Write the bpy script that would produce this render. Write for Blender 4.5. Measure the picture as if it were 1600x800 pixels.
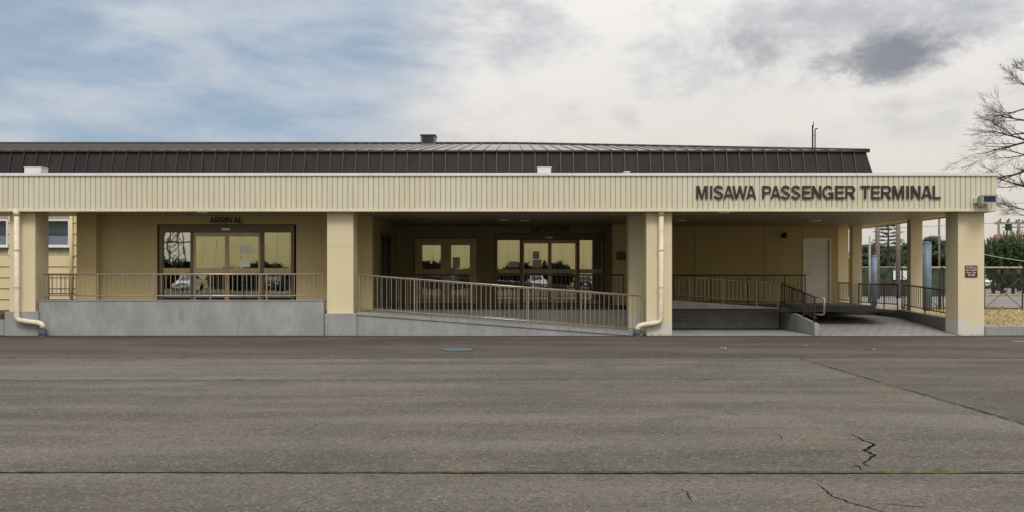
import bpy, bmesh, math, random
from mathutils import Vector, Matrix, noise

for o in list(bpy.data.objects):
    bpy.data.objects.remove(o)
SC = bpy.context.scene
COL = SC.collection
R = math.radians
CAMY, CAMZ = -23.6, 1.6
PPM = 60.6            # photograph pixels per metre on the column plane (y = 0)

# ------------------------------------------------------------------ camera
cam = bpy.data.cameras.new("camera")
cam.sensor_width = 36.0
cam.lens = 36.0 * 1430 / 1600
cam.shift_y = 28 / 1600
cam.clip_end = 5000
camo = bpy.data.objects.new("camera", cam)
COL.objects.link(camo)
camo.location = (0, CAMY, CAMZ)
camo.rotation_euler = (R(90), 0, 0)
SC.camera = camo

# ------------------------------------------------------------------ sky, sun, exposure
SUN_EL, SUN_AZ = 52.0, 172.0     # hazy sun high behind the photographer
world = bpy.data.worlds.new("World")
SC.world = world
world.use_nodes = True
wt = world.node_tree
wt.nodes.clear()


class NG:
    """tiny helper to write node trees"""
    def __init__(self, tree):
        self.t = tree

    def n(self, kind, ins=None, **props):
        nd = self.t.nodes.new(kind)
        for k, v in props.items():
            setattr(nd, k, v)
        for k, v in (ins or {}).items():
            s = nd.inputs[k]
            if isinstance(v, bpy.types.NodeSocket):
                self.t.links.new(v, s)
            else:
                s.default_value = v
        return nd

    def math(self, op, a, b=0.0, c=0.0, clamp=False):
        return self.n('ShaderNodeMath', {0: a, 1: b, 2: c}, operation=op, use_clamp=clamp).outputs[0]

    def ramp(self, fac, a, b):           # smooth 0..1 between a and b
        return self.n('ShaderNodeMapRange', {'Value': fac, 'From Min': a, 'From Max': b},
                      interpolation_type='SMOOTHSTEP').outputs['Result']

    def mix(self, fac, a, b, blend='MIX'):
        nd = self.n('ShaderNodeMix', data_type='RGBA', blend_type=blend)
        for i, v in ((0, fac), (6, a), (7, b)):
            if isinstance(v, bpy.types.NodeSocket):
                self.t.links.new(v, nd.inputs[i])
            else:
                nd.inputs[i].default_value = v if i == 0 else (tuple(v) + (1,))[:4]
        return nd.outputs[2]

    def noise(self, vec, scale, detail=4, rough=0.5, dist=0.0):
        return self.n('ShaderNodeTexNoise', {'Vector': vec, 'Scale': scale, 'Detail': detail,
                                             'Roughness': rough, 'Distortion': dist}).outputs['Fac']


g = NG(wt)
sky = g.n('ShaderNodeTexSky', sky_type='NISHITA', sun_disc=False)
sky.sun_elevation = R(SUN_EL)
sky.sun_rotation = R(SUN_AZ)
sky.air_density = 1.0
sky.dust_density = 1.6
sky.ozone_density = 1.2
tc = g.n('ShaderNodeTexCoord').outputs['Generated']
sep = g.n('ShaderNodeSeparateXYZ', {0: tc})
dx, dy, dz = sep.outputs
# cloud layers live on a plane overhead: stretch the direction towards the horizon
inv = g.math('DIVIDE', 1.0, g.math('ADD', g.math('MAXIMUM', dz, 0.0), 0.22))
cv = g.n('ShaderNodeCombineXYZ', {0: g.math('MULTIPLY', dx, inv), 1: g.math('MULTIPLY', dy, inv), 2: 0.0}).outputs[0]
warp = g.n('ShaderNodeTexNoise', {'Vector': cv, 'Scale': 1.3, 'Detail': 2}).outputs['Color']
cvw = g.n('ShaderNodeVectorMath', {0: cv, 1: g.n('ShaderNodeVectorMath', {0: warp, 'Scale': 0.3}, operation='SCALE').outputs[0]},
          operation='ADD').outputs[0]
# a mostly overcast sky with one blue gap in the cloud, upper left of the building
gd = Vector((40 - 800, 1430, 428 + 20)).normalized()
gdot = g.n('ShaderNodeVectorMath', {0: tc, 1: tuple(gd)}, operation='DOT_PRODUCT').outputs['Value']
gap = g.ramp(gdot, 0.870, 0.970)
n1 = g.noise(cvw, 1.15, 4, 0.55)
stv = g.n('ShaderNodeMapping', {'Vector': tc, 'Rotation': (0, R(-9), 0), 'Scale': (1, 1, 3.0)}).outputs[0]
n2 = g.noise(stv, 6.0, 6, 0.56, 0.22)
nn = g.math('ADD', g.math('MULTIPLY', n1, 0.45), g.math('MULTIPLY', n2, 0.55))
cover = g.math('SUBTRACT', g.math('ADD', 1.12, g.math('MULTIPLY', g.math('SUBTRACT', nn, 0.5), 1.25)), g.math('MULTIPLY', gap, 1.0))
cover = g.ramp(cover, 0.0, 0.95)
skyc = g.n('ShaderNodeVectorMath', {0: sky.outputs[0], 'Scale': 0.085}, operation='SCALE').outputs[0]
skyc = g.mix(0.75, skyc, (0.285, 0.375, 0.485))
deep = g.ramp(gdot, 0.955, 1.0)
thin = g.mix(g.ramp(g.math('SUBTRACT', n2, g.math('MULTIPLY', deep, 0.13)), 0.26, 0.64), skyc, (0.475, 0.525, 0.585))
# cloud brightens overhead (standard overcast law)
lift = g.math('ADD', 0.52, g.math('MULTIPLY', g.math('MAXIMUM', dz, 0.0), 1.05))
lift = g.math('MULTIPLY', lift, g.math('ADD', 0.93, g.math('MULTIPLY', n1, 0.14)))
warm = g.mix(g.ramp(dz, 0.02, 0.24), (1.08, 1.01, 0.90), (0.975, 0.95, 0.92))
ccol = g.n('ShaderNodeVectorMath', {0: warm, 'Scale': lift}, operation='SCALE').outputs[0]
# broken grey-blue undersides in the overcast, fewer towards the horizon
gv = g.n('ShaderNodeMapping', {'Vector': tc, 'Location': (4.2, 1.3, 0.7), 'Rotation': (0, R(6), 0), 'Scale': (1, 1, 2.3)}).outputs[0]
gn = g.noise(gv, 4.6, 7, 0.60, 0.2)
ga = g.math('MULTIPLY', g.ramp(gn, 0.47, 0.68), g.math('ADD', 0.15, g.math('MULTIPLY', g.ramp(dz, 0.06, 0.26), 0.55)))
ccol = g.mix(ga, ccol, (0.36, 0.385, 0.44))
col = g.mix(cover, thin, ccol)
cw_ = g.n('ShaderNodeMapping', {'Vector': tc, 'Scale': (1, 1, 1.7)}).outputs[0]
cnz = g.math('ADD', g.math('MULTIPLY', g.noise(cw_, 12, 7, 0.66, 0.3), 2.7), g.math('MULTIPLY', g.noise(cw_, 45, 3, 0.6), 0.35))


def grey_cloud(col, d, sx, sz, amount, tint, seed):
    """one darker cloud bank, a lump of the cloud layer in direction d"""
    d = Vector(d).normalized()
    right = Vector((d.y, -d.x, 0)).normalized()
    a = g.n('ShaderNodeVectorMath', {0: tc, 1: tuple(right)}, operation='DOT_PRODUCT').outputs['Value']
    b = g.math('SUBTRACT', dz, d.z)
    r2 = g.math('SQRT', g.math('ADD', g.math('POWER', g.math('DIVIDE', a, sx), 2.0),
                              g.math('POWER', g.math('DIVIDE', b, sz), 2.0)))
    v = g.math('SUBTRACT', g.math('ADD', r2, cnz), 1.50)
    m = g.math('SUBTRACT', 1.0, g.ramp(v, 0.05, 1.10))
    front = g.ramp(g.n('ShaderNodeVectorMath', {0: tc, 1: tuple(d)}, operation='DOT_PRODUCT').outputs['Value'], 0.8, 0.9)
    return g.mix(g.math('MULTIPLY', g.math('MULTIPLY', m, amount), front), col, tint)


def sd_(px, py):
    return (px - 800, 1430, 428 - py)


col = grey_cloud(col, sd_(1270, 55), 0.24, 0.060, 0.62, (0.365, 0.385, 0.43), 3.1)
col = grey_cloud(col, sd_(1550, 20), 0.12, 0.030, 0.30, (0.35, 0.37, 0.42), 3.1)
col = grey_cloud(col, sd_(1400, 86), 0.075, 0.028, 0.92, (0.20, 0.213, 0.25), 7.7)
col = grey_cloud(col, sd_(1330, 95), 0.060, 0.020, 0.55, (0.27, 0.275, 0.31), 7.7)
col = grey_cloud(col, sd_(1190, 78), 0.055, 0.024, 0.55, (0.29, 0.29, 0.325), 12.3)
col = grey_cloud(col, sd_(980, 185), 0.022, 0.016, 0.40, (0.40, 0.40, 0.42), 5.9)
col = grey_cloud(col, sd_(1392, 166), 0.038, 0.011, 0.40, (0.38, 0.375, 0.385), 1.9)
col = grey_cloud(col, sd_(1005, 128), 0.022, 0.022, 0.42, (0.40, 0.46, 0.52), 9.4)
col = grey_cloud(col, sd_(840, 60), 0.07, 0.04, 0.30, (0.40, 0.43, 0.48), 9.4)
below = g.ramp(dz, -0.02, 0.0)
col = g.mix(below, (0.20, 0.19, 0.17), col)
bg = g.n('ShaderNodeBackground', {'Color': col, 'Strength': 1.0})
wo = g.n('ShaderNodeOutputWorld', {'Surface': bg.outputs[0]})

sun = bpy.data.lights.new("sun", 'SUN')
sun.energy = 1.5
sun.angle = R(18)
sun.color = (1.0, 0.95, 0.86)
suno = bpy.data.objects.new("sun", sun)
COL.objects.link(suno)
sv = Vector((math.sin(R(SUN_AZ)) * math.cos(R(SUN_EL)), math.cos(R(SUN_AZ)) * math.cos(R(SUN_EL)), math.sin(R(SUN_EL))))
suno.rotation_euler = sv.to_track_quat('Z', 'Y').to_euler()
suno.location = (10, 30, 40)

SC.view_settings.view_transform = 'Standard'
SC.view_settings.look = 'None'
SC.view_settings.exposure = 0.20
SC.view_settings.gamma = 1.0
SC.view_settings.use_curve_mapping = False
SC.render.engine = 'CYCLES'

# ------------------------------------------------------------------ helpers


def at(px, py, Y):
    """photograph pixel -> place (x, z) at depth Y"""
    r = 1 + Y / -CAMY
    return (px - 800) * r / PPM, CAMZ - (py - 428) * r / PPM


def X(px, Y):
    return at(px, 428, Y)[0]


def Z(py, Y):
    return at(800, py, Y)[1]


class MB:
    def __init__(self):
        self.v, self.f = [], []

    def box(self, x0, x1, y0, y1, z0, z1):
        b = len(self.v)
        self.v += [(x0, y0, z0), (x1, y0, z0), (x1, y1, z0), (x0, y1, z0), (x0, y0, z1), (x1, y0, z1), (x1, y1, z1), (x0, y1, z1)]
        self.f += [tuple(b + i for i in q) for q in ((0, 3, 2, 1), (4, 5, 6, 7), (0, 1, 5, 4), (1, 2, 6, 5), (2, 3, 7, 6), (3, 0, 4, 7))]
        return self

    def hexa(self, p):
        """8 corners: bottom ring then top ring"""
        b = len(self.v)
        self.v += [tuple(q) for q in p]
        self.f += [tuple(b + i for i in q) for q in ((0, 3, 2, 1), (4, 5, 6, 7), (0, 1, 5, 4), (1, 2, 6, 5), (2, 3, 7, 6), (3, 0, 4, 7))]
        return self

    def tube(self, pts, rad, n=8, cap=True):
        pts = [Vector(p) for p in pts]
        rads = rad if isinstance(rad, (list, tuple)) else [rad] * len(pts)
        b = len(self.v)
        up = None
        for i, p in enumerate(pts):
            d = (pts[min(i + 1, len(pts) - 1)] - pts[max(i - 1, 0)]).normalized()
            if up is None:
                up = d.orthogonal().normalized()
            else:
                up = (up - d * up.dot(d))
                up = up.normalized() if up.length > 1e-6 else d.orthogonal().normalized()
            s = d.cross(up)
            for k in range(n):
                a = 2 * math.pi * k / n
                self.v.append(tuple(p + (up * math.cos(a) + s * math.sin(a)) * rads[i]))
        for i in range(len(pts) - 1):
            for k in range(n):
                k2 = (k + 1) % n
                self.f.append((b + i * n + k, b + i * n + k2, b + (i + 1) * n + k2, b + (i + 1) * n + k))
        if cap:
            self.f.append(tuple(b + k for k in reversed(range(n))))
            e = b + (len(pts) - 1) * n
            self.f.append(tuple(e + k for k in range(n)))
        return self

    def sheet(self, poly):
        b = len(self.v)
        self.v += [tuple(p) for p in poly]
        self.f.append(tuple(range(b, b + len(poly))))
        return self

    def prism(self, poly, axis, a, b_):
        """extrude a polygon (2-D) along axis 'x','y' or 'z' from a to b"""
        def pt(u, v, w):
            return {'x': (w, u, v), 'y': (u, w, v), 'z': (u, v, w)}[axis]
        b = len(self.v)
        n = len(poly)
        self.v += [pt(u, v, a) for u, v in poly] + [pt(u, v, b_) for u, v in poly]
        self.f += [tuple(b + i for i in range(n)), tuple(b + n + i for i in reversed(range(n)))]
        self.f += [(b + i, b + n + i, b + n + (i + 1) % n, b + (i + 1) % n) for i in range(n)]
        return self

    def mesh(self, name, mat, smooth=False, bevel=0.0):
        me = bpy.data.meshes.new(name)
        me.from_pydata(self.v, [], self.f)
        bm = bmesh.new()
        bm.from_mesh(me)
        bmesh.ops.recalc_face_normals(bm, faces=bm.faces)
        if bevel:
            bmesh.ops.bevel(bm, geom=[e for e in bm.edges], offset=bevel, segments=2, affect='EDGES', clamp_overlap=True)
        bm.to_mesh(me)
        bm.free()
        if mat:
            me.materials.append(M[mat] if isinstance(mat, str) else mat)
        if smooth:
            for p in me.polygons:
                p.use_smooth = True
        return me

    def build(self, name, mat, parent=None, smooth=False, bevel=0.0):
        return put(name, self.mesh(name, mat, smooth, bevel), parent)


def put(name, me, parent=None, loc=None, rz=0.0):
    o = bpy.data.objects.new(name, me)
    COL.objects.link(o)
    if parent:
        o.parent = parent
    if loc:
        o.location = loc
    if rz:
        o.rotation_euler.z = rz
    return o


def thing(name, label, cat, loc=(0, 0, 0), group=None):
    o = bpy.data.objects.new(name, None)
    COL.objects.link(o)
    o.empty_display_size = 0.2
    o.location = loc
    tag(o, label, cat, group)
    return o


def tag(o, label, cat, group=None):
    o['label'] = label
    o['category'] = cat
    if group:
        o['group'] = group
    return o


def structure(o, label=None):
    o['kind'] = 'structure'
    if label:
        o['label'] = label
    return o


def stuff(o, label=None, cat=None):
    o['kind'] = 'stuff'
    if label:
        o['label'] = label
    if cat:
        o['category'] = cat
    return o


def copy_tree(o, parent=None):
    c = o.copy()
    COL.objects.link(c)
    c.parent = parent
    for ch in [k for k in o.children]:
        copy_tree(ch, c)
    return c


# ------------------------------------------------------------------ materials
M = {}


def mat(name, color, rough=0.7, metal=0.0, spec=0.5, var=0.12, scale=3.0, bump=0.0, bscale=60.0, build=None):
    m = bpy.data.materials.new(name)
    m.use_nodes = True
    t = NG(m.node_tree)
    bs = m.node_tree.nodes['Principled BSDF']
    bs.inputs['Roughness'].default_value = rough
    bs.inputs['Metallic'].default_value = metal
    bs.inputs['Specular IOR Level'].default_value = spec
    pos = t.n('ShaderNodeNewGeometry').outputs['Position']
    c = None
    if build:
        c = build(t, pos, bs)
    if c is None:
        nz = t.noise(pos, scale, 5, 0.6)
        f = t.ramp(nz, 0.3, 0.7)
        lo = tuple(x * (1 - var) for x in color)
        hi = tuple(min(1, x * (1 + var)) for x in color)
        c = t.mix(f, lo, hi)
    m.node_tree.links.new(c, bs.inputs['Base Color'])
    if bump:
        bn = t.n('ShaderNodeBump', {'Height': t.noise(pos, bscale, 4, 0.6), 'Strength': bump, 'Distance': 0.01})
        m.node_tree.links.new(bn.outputs[0], bs.inputs['Normal'])
    M[name] = m
    return m


def streaks(t, pos, sx=5.0, sz=0.35):
    v = t.n('ShaderNodeMapping', {'Vector': pos, 'Scale': (sx, sx, sz)}).outputs[0]
    return t.noise(v, 1.0, 6, 0.65)


def asphalt(base, seed, warm=0.0):
    def b(t, pos, bs):
        p = t.n('ShaderNodeVectorMath', {0: pos, 1: (seed, seed * 2.3, 0)}, operation='ADD').outputs[0]
        st = t.n('ShaderNodeMapping', {'Vector': p, 'Scale': (0.12, 0.9, 1)}).outputs[0]
        big = t.noise(st, 1.0, 5, 0.6)
        mid = t.noise(p, 0.55, 6, 0.68, 0.3)
        patch = t.noise(t.n('ShaderNodeMapping', {'Vector': p, 'Location': (31, 7, 0), 'Scale': (0.30, 0.45, 1)}).outputs[0], 1.0, 3, 0.5, 0.8)
        fine = t.noise(p, 75, 3, 0.75)
        vor = t.n('ShaderNodeTexVoronoi', {'Vector': p, 'Scale': 42.0, 'Randomness': 1.0})
        c = t.mix(t.ramp(big, 0.32, 0.68), tuple(x * 0.70 for x in base), tuple(x * 1.28 for x in base))
        c = t.mix(t.math('MULTIPLY', t.ramp(mid, 0.47, 0.72), 0.75), c, tuple(x * k for x, k in zip(base, (1.34, 1.24, 1.10))))
        c = t.mix(t.math('MULTIPLY', t.ramp(mid, 0.47, 0.28), 0.55), c, tuple(x * k for x, k in zip(base, (0.66, 0.68, 0.72))))
        c = t.mix(t.math('MULTIPLY', t.ramp(patch, 0.54, 0.64), 0.55), c, tuple(x * k for x, k in zip(base, (0.70, 0.72, 0.74))))
        c = t.mix(0.75, c, t.mix(t.ramp(fine, 0.36, 0.66), (0.25, 0.24, 0.23), (0.78, 0.76, 0.72)), 'OVERLAY')
        oil = t.noise(t.n('ShaderNodeMapping', {'Vector': p, 'Location': (3, 77, 0)}).outputs[0], 1.7, 4, 0.6, 0.3)
        c = t.mix(t.math('MULTIPLY', t.ramp(oil, 0.68, 0.76), 0.55), c, tuple(x * 0.45 for x in base))
        stone = t.n('ShaderNodeSeparateColor', {0: vor.outputs['Color']}).outputs[0]
        c = t.mix(t.math('MULTIPLY', t.ramp(stone, 0.80, 0.98), 0.45), c, tuple(min(1, x * 2.1) for x in base))
        c = t.mix(t.math('MULTIPLY', t.ramp(stone, 0.20, 0.02), 0.55), c, tuple(x * 0.35 for x in base))
        bn = t.n('ShaderNodeBump', {'Height': t.math('ADD', fine, vor.outputs['Distance']), 'Strength': 0.5, 'Distance': 0.012})
        t.t.links.new(bn.outputs[0], bs.inputs['Normal'])
        return c
    return b


mat('asphalt_dark', (0.1, 0.1, 0.1), 0.95, spec=0.14, build=asphalt((0.082, 0.072, 0.065), 0.0))
mat('asphalt_pale', (0.1, 0.1, 0.1), 0.95, spec=0.14, build=asphalt((0.112, 0.105, 0.094), 11.0))
mat('asphalt_mid', (0.1, 0.1, 0.1), 0.95, spec=0.14, build=asphalt((0.109, 0.101, 0.092), 23.0))
mat('asphalt_brown', (0.1, 0.1, 0.1), 0.95, spec=0.14, build=asphalt((0.095, 0.086, 0.080), 37.0))
mat('asphalt_near', (0.1, 0.1, 0.1), 0.95, spec=0.14, build=asphalt((0.106, 0.098, 0.089), 51.0))
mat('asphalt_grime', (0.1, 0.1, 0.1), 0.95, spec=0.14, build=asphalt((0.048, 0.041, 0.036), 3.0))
mat('road_grey', (0.1, 0.1, 0.1), 0.9, build=asphalt((0.20, 0.195, 0.20), 5.0))
mat('crack_dark', (0.010, 0.009, 0.008), 1.0, spec=0.0, var=0.3)
mat('dead_leaf', (0.22, 0.10, 0.04), 0.8, var=0.3)
mat('moss', (0.058, 0.060, 0.020), 0.95, var=0.6, scale=5.0, bump=0.6)
mat('soil', (0.10, 0.07, 0.04), 0.95, var=0.4, scale=8, bump=0.7)
mat('field', (0.16, 0.14, 0.08), 0.95, var=0.3, scale=0.4)
mat('dry_turf', (0.30, 0.235, 0.105), 0.95, var=0.35, scale=5, bump=0.8, bscale=40)
mat('dry_blade', (0.37, 0.30, 0.145), 0.9, var=0.3, scale=4)


def paint_wall(base, patch=False):
    def b(t, pos, bs):
        s = streaks(t, pos, 2.2, 0.4)
        n = t.noise(pos, 1.3, 5, 0.6)
        c = t.mix(t.ramp(s, 0.35, 0.7), tuple(x * 0.955 for x in base), tuple(x * 1.02 for x in base))
        c = t.mix(t.math('MULTIPLY', t.ramp(n, 0.42, 0.8), 0.4), c, tuple(x * k for x, k in zip(base, (0.88, 0.88, 0.84))))
        d = streaks(t, pos, 7.0, 0.5)
        c = t.mix(t.math('MULTIPLY', t.ramp(d, 0.58, 0.80), 0.30), c, tuple(x * k for x, k in zip(base, (0.72, 0.69, 0.62))))
        if patch:       # flaking paint at the foot
            z = t.n('ShaderNodeSeparateXYZ', {0: pos}).outputs[2]
            e = t.math('ADD', t.math('MULTIPLY', t.noise(pos, 2.3, 5, 0.6), 1.5), t.math('MULTIPLY', z, -1.15))
            c = t.mix(t.ramp(e, 0.30, 0.36), c, (0.60, 0.57, 0.52))
            d = t.math('ADD', t.noise(pos, 16, 5, 0.7), t.math('MULTIPLY', z, -2.0))
            c = t.mix(t.math('MULTIPLY', t.ramp(d, 0.40, 0.55), 0.7), c, (0.20, 0.17, 0.13))
        return c
    return b


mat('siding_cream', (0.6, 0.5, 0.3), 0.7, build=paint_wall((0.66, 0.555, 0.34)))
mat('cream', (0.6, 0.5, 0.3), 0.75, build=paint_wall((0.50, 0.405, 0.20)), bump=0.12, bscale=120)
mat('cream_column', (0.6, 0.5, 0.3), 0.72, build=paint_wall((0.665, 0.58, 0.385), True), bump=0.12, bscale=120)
mat('cream_departure', (0.6, 0.5, 0.3), 0.75, build=paint_wall((0.31, 0.25, 0.13)), bump=0.12, bscale=120)  # darkened copy of the wall cream: the deep bay's shade is in the colour
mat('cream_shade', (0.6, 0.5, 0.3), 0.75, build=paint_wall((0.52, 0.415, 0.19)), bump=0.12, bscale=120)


def clad(t, pos, bs):
    base = (0.635, 0.595, 0.46)
    s = streaks(t, pos, 9.0, 0.4)
    c = t.mix(t.ramp(s, 0.35, 0.7), tuple(x * 0.90 for x in base), tuple(x * 1.04 for x in base))
    n = t.noise(pos, 0.5, 4, 0.5)
    c = t.mix(t.ramp(n, 0.4, 0.7), c, tuple(x * k for x, k in zip(base, (0.97, 0.99, 1.06))))
    rnd = t.n('ShaderNodeObjectInfo').outputs['Random']
    c = t.mix(t.math('MULTIPLY', rnd, 0.35), c, tuple(x * k for x, k in zip(base, (0.88, 0.87, 0.84))))
    d = streaks(t, pos, 14.0, 0.55)
    c = t.mix(t.math('MULTIPLY', t.ramp(d, 0.60, 0.78), 0.40), c, tuple(x * k for x, k in zip(base, (0.66, 0.64, 0.58))))
    return c


mat('cladding', (0.6, 0.5, 0.3), 0.5, build=clad)
mat('groove', (0.38, 0.35, 0.235), 0.6, var=0.2, scale=4)
mat('trim_cream', (0.66, 0.61, 0.46), 0.5, var=0.06)
mat('white_metal', (0.72, 0.735, 0.78), 0.35, metal=0.15, var=0.07, scale=1.0)
mat('galvanised', (0.33, 0.36, 0.40), 0.45, metal=0.5, var=0.1)


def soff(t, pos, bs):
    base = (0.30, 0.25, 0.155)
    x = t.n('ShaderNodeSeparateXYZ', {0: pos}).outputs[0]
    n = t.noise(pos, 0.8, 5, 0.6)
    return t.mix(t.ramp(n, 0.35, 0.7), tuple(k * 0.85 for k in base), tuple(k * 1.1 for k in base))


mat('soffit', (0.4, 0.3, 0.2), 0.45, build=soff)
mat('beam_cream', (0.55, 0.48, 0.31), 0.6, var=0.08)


def conc(base, stain=0.6):
    def b(t, pos, bs):
        s = streaks(t, pos, 3.2, 0.9)
        n = t.noise(t.n('ShaderNodeMapping', {'Vector': pos, 'Scale': (1, 1, .55)}).outputs[0], 1.6, 6, 0.7, 0.2)
        f = t.noise(pos, 40, 4, 0.6)
        c = t.mix(t.ramp(n, 0.3, 0.72), tuple(x * 0.78 for x in base), tuple(x * 1.15 for x in base))
        c = t.mix(t.math('MULTIPLY', t.ramp(s, 0.52, 0.72), stain), c, tuple(x * k for x, k in zip(base, (0.55, 0.53, 0.46))))
        c = t.mix(t.math('MULTIPLY', t.ramp(f, 0.4, 0.7), 0.18), c, tuple(min(1, x * 1.5) for x in base))
        return c
    return b


mat('concrete', (0.4, 0.4, 0.4), 0.85, build=conc((0.29, 0.298, 0.296)), bump=0.2, bscale=50)
mat('concrete_tile', (0.3, 0.3, 0.3), 0.8, build=conc((0.27, 0.278, 0.285), 0.3), bump=0.15, bscale=50)
mat('concrete_pale', (0.3, 0.3, 0.3), 0.85, build=conc((0.46, 0.46, 0.45), 0.3), bump=0.15, bscale=50)
mat('concrete_warm', (0.3, 0.3, 0.3), 0.85, build=conc((0.46, 0.44, 0.385), 0.4), bump=0.15, bscale=50)
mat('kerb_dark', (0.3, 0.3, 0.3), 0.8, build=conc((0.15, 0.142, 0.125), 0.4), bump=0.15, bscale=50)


def tiles(t, pos, bs):
    sp = t.n('ShaderNodeSeparateXYZ', {0: pos})
    v = t.n('ShaderNodeCombineXYZ', {0: sp.outputs[0], 1: sp.outputs[1], 2: 0.0}).outputs[0]
    v = t.n('ShaderNodeMapping', {'Vector': v, 'Rotation': (0, 0, R(0.0))}).outputs[0]
    br = t.n('ShaderNodeTexBrick', {'Vector': v, 'Color1': (0.33, 0.33, 0.315, 1), 'Color2': (0.28, 0.28, 0.27, 1),
                                    'Mortar': (0.09, 0.088, 0.082, 1), 'Scale': 1.0, 'Mortar Size': 0.012,
                                    'Brick Width': 0.3, 'Row Height': 0.3})
    n = t.noise(pos, 1.4, 5, 0.6)
    return t.mix(t.math('MULTIPLY', t.ramp(n, 0.45, 0.75), 0.35), br.outputs['Color'], (0.16, 0.155, 0.14))


mat('floor_tile', (0.3, 0.3, 0.3), 0.6, build=tiles)


def roofm(t, pos, bs):
    base = (0.024, 0.0155, 0.018)
    s = streaks(t, pos, 3.0, 0.8)
    n = t.noise(pos, 0.9, 4, 0.5)
    c = t.mix(t.ramp(s, 0.3, 0.7), tuple(x * 0.75 for x in base), tuple(x * 1.25 for x in base))
    rnd = t.n('ShaderNodeObjectInfo').outputs['Random']
    c = t.mix(t.math('MULTIPLY', rnd, 0.5), c, (0.036, 0.026, 0.028))
    return t.mix(t.math('MULTIPLY', t.ramp(n, 0.45, 0.7), 0.4), c, (0.033, 0.023, 0.025))


mat('roof_brown', (0.06, 0.04, 0.04), 0.65, spec=0.18, build=roofm)
mat('roof_seam', (0.016, 0.012, 0.013), 0.5, var=0.15)
mat('roof_top', (0.17, 0.145, 0.135), 0.30, metal=0.2, var=0.18, scale=0.8)  # pale base stands in for the grazing reflection on the low slope
mat('roof_top_seam', (0.13, 0.11, 0.10), 0.4, metal=0.2)
mat('bronze', (0.15, 0.11, 0.07), 0.42, metal=0.35, var=0.12)
mat('bronze_pale', (0.45, 0.345, 0.21), 0.42, metal=0.35, var=0.12)
mat('bronze_dark', (0.048, 0.036, 0.028), 0.45, metal=0.2, var=0.15)
mat('rail_bronze', (0.38, 0.33, 0.265), 0.28, metal=0.55, var=0.12, scale=6)
mat('rail_dark', (0.060, 0.046, 0.036), 0.4, metal=0.4, var=0.15, scale=6)  # darkened railing bronze: shade and backlight are put into the colour
mat('pipe_cream', (0.64, 0.58, 0.43), 0.6, var=0.12, scale=5)
mat('letter_brown', (0.034, 0.020, 0.016), 0.45, var=0.2)
mat('letter_dark', (0.012, 0.010, 0.008), 0.5, var=0.2)
mat('plaque_brown', (0.085, 0.022, 0.018), 0.45, var=0.1)
mat('white_paint', (0.80, 0.79, 0.76), 0.5, var=0.04)
mat('paper', (0.80, 0.78, 0.70), 0.7, var=0.05)
mat('grey_sign', (0.05, 0.042, 0.04), 0.6, var=0.1)
mat('door_grey', (0.80, 0.745, 0.66), 0.55, var=0.08, scale=1.2)
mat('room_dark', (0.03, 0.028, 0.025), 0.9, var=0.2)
mat('lens_dark', (0.012, 0.016, 0.024), 0.15, var=0.2)
mat('iron_blue', (0.105, 0.130, 0.145), 0.6, metal=0.2, var=0.25, scale=14, bump=0.5, bscale=80)
mat('blue_paint', (0.12, 0.165, 0.225), 0.5, var=0.2, scale=3)
mat('pole_wood', (0.17, 0.145, 0.115), 0.85, var=0.25, scale=5)
mat('pole_grey', (0.30, 0.29, 0.27), 0.8, var=0.15)
mat('black_metal', (0.02, 0.018, 0.018), 0.5, var=0.2)
mat('wire', (0.03, 0.03, 0.03), 0.6)
mat('wire_pale', (0.42, 0.41, 0.39), 0.5)
mat('chain_grey', (0.10, 0.095, 0.09), 0.6, metal=0.3, var=0.2)
mat('rust_pipe', (0.42, 0.33, 0.21), 0.6, var=0.25, scale=7)
mat('bark', (0.035, 0.027, 0.023), 0.9, var=0.3, scale=10)
mat('bark_pine', (0.075, 0.055, 0.042), 0.9, var=0.3, scale=10)
mat('pine_leaf', (0.035, 0.060, 0.028), 0.8, var=0.45, scale=1.2)
mat('juniper_leaf', (0.045, 0.080, 0.026), 0.8, var=0.5, scale=2.5)
mat('juniper_leaf_warm', (0.085, 0.085, 0.030), 0.8, var=0.5, scale=2.5)
mat('shrub_leaf', (0.020, 0.030, 0.018), 0.85, var=0.4, scale=2)
mat('car_white', (0.74, 0.75, 0.78), 0.25, var=0.02)
mat('car_dark', (0.05, 0.055, 0.07), 0.25, var=0.1)
mat('tyre', (0.02, 0.02, 0.02), 0.9)
mat('chrome', (0.6, 0.6, 0.62), 0.2, metal=0.9)
mat('headlight', (0.72, 0.76, 0.80), 0.1)
mat('car_glass', (0.04, 0.065, 0.075), 0.05, spec=0.8)
mat('hangar_wall', (0.86, 0.75, 0.38), 0.7, var=0.05, scale=1.0)
mat('hangar_trim', (0.50, 0.44, 0.27), 0.7, var=0.05)
mat('roof_pink', (0.36, 0.17, 0.16), 0.7, var=0.15)
mat('house_wall', (0.5, 0.48, 0.44), 0.8)
mat('blind', (0.11, 0.15, 0.20), 0.7, var=0.05)
mat('sash_white', (0.70, 0.72, 0.76), 0.4, var=0.04)


def camof(t, pos, bs):
    a = t.ramp(t.noise(pos, 0.55, 3, 0.5, 0.4), 0.50, 0.53)
    p2 = t.n('ShaderNodeVectorMath', {0: pos, 1: (17, 5, 9)}, operation='ADD').outputs[0]
    b = t.ramp(t.noise(p2, 0.6, 3, 0.5, 0.4), 0.56, 0.59)
    c = t.mix(a, (0.013, 0.018, 0.024), (0.034, 0.062, 0.026))
    return t.mix(b, c, (0.040, 0.033, 0.024))


mat('camouflage', (0.1, 0.1, 0.1), 0.85, build=camof)


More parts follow.
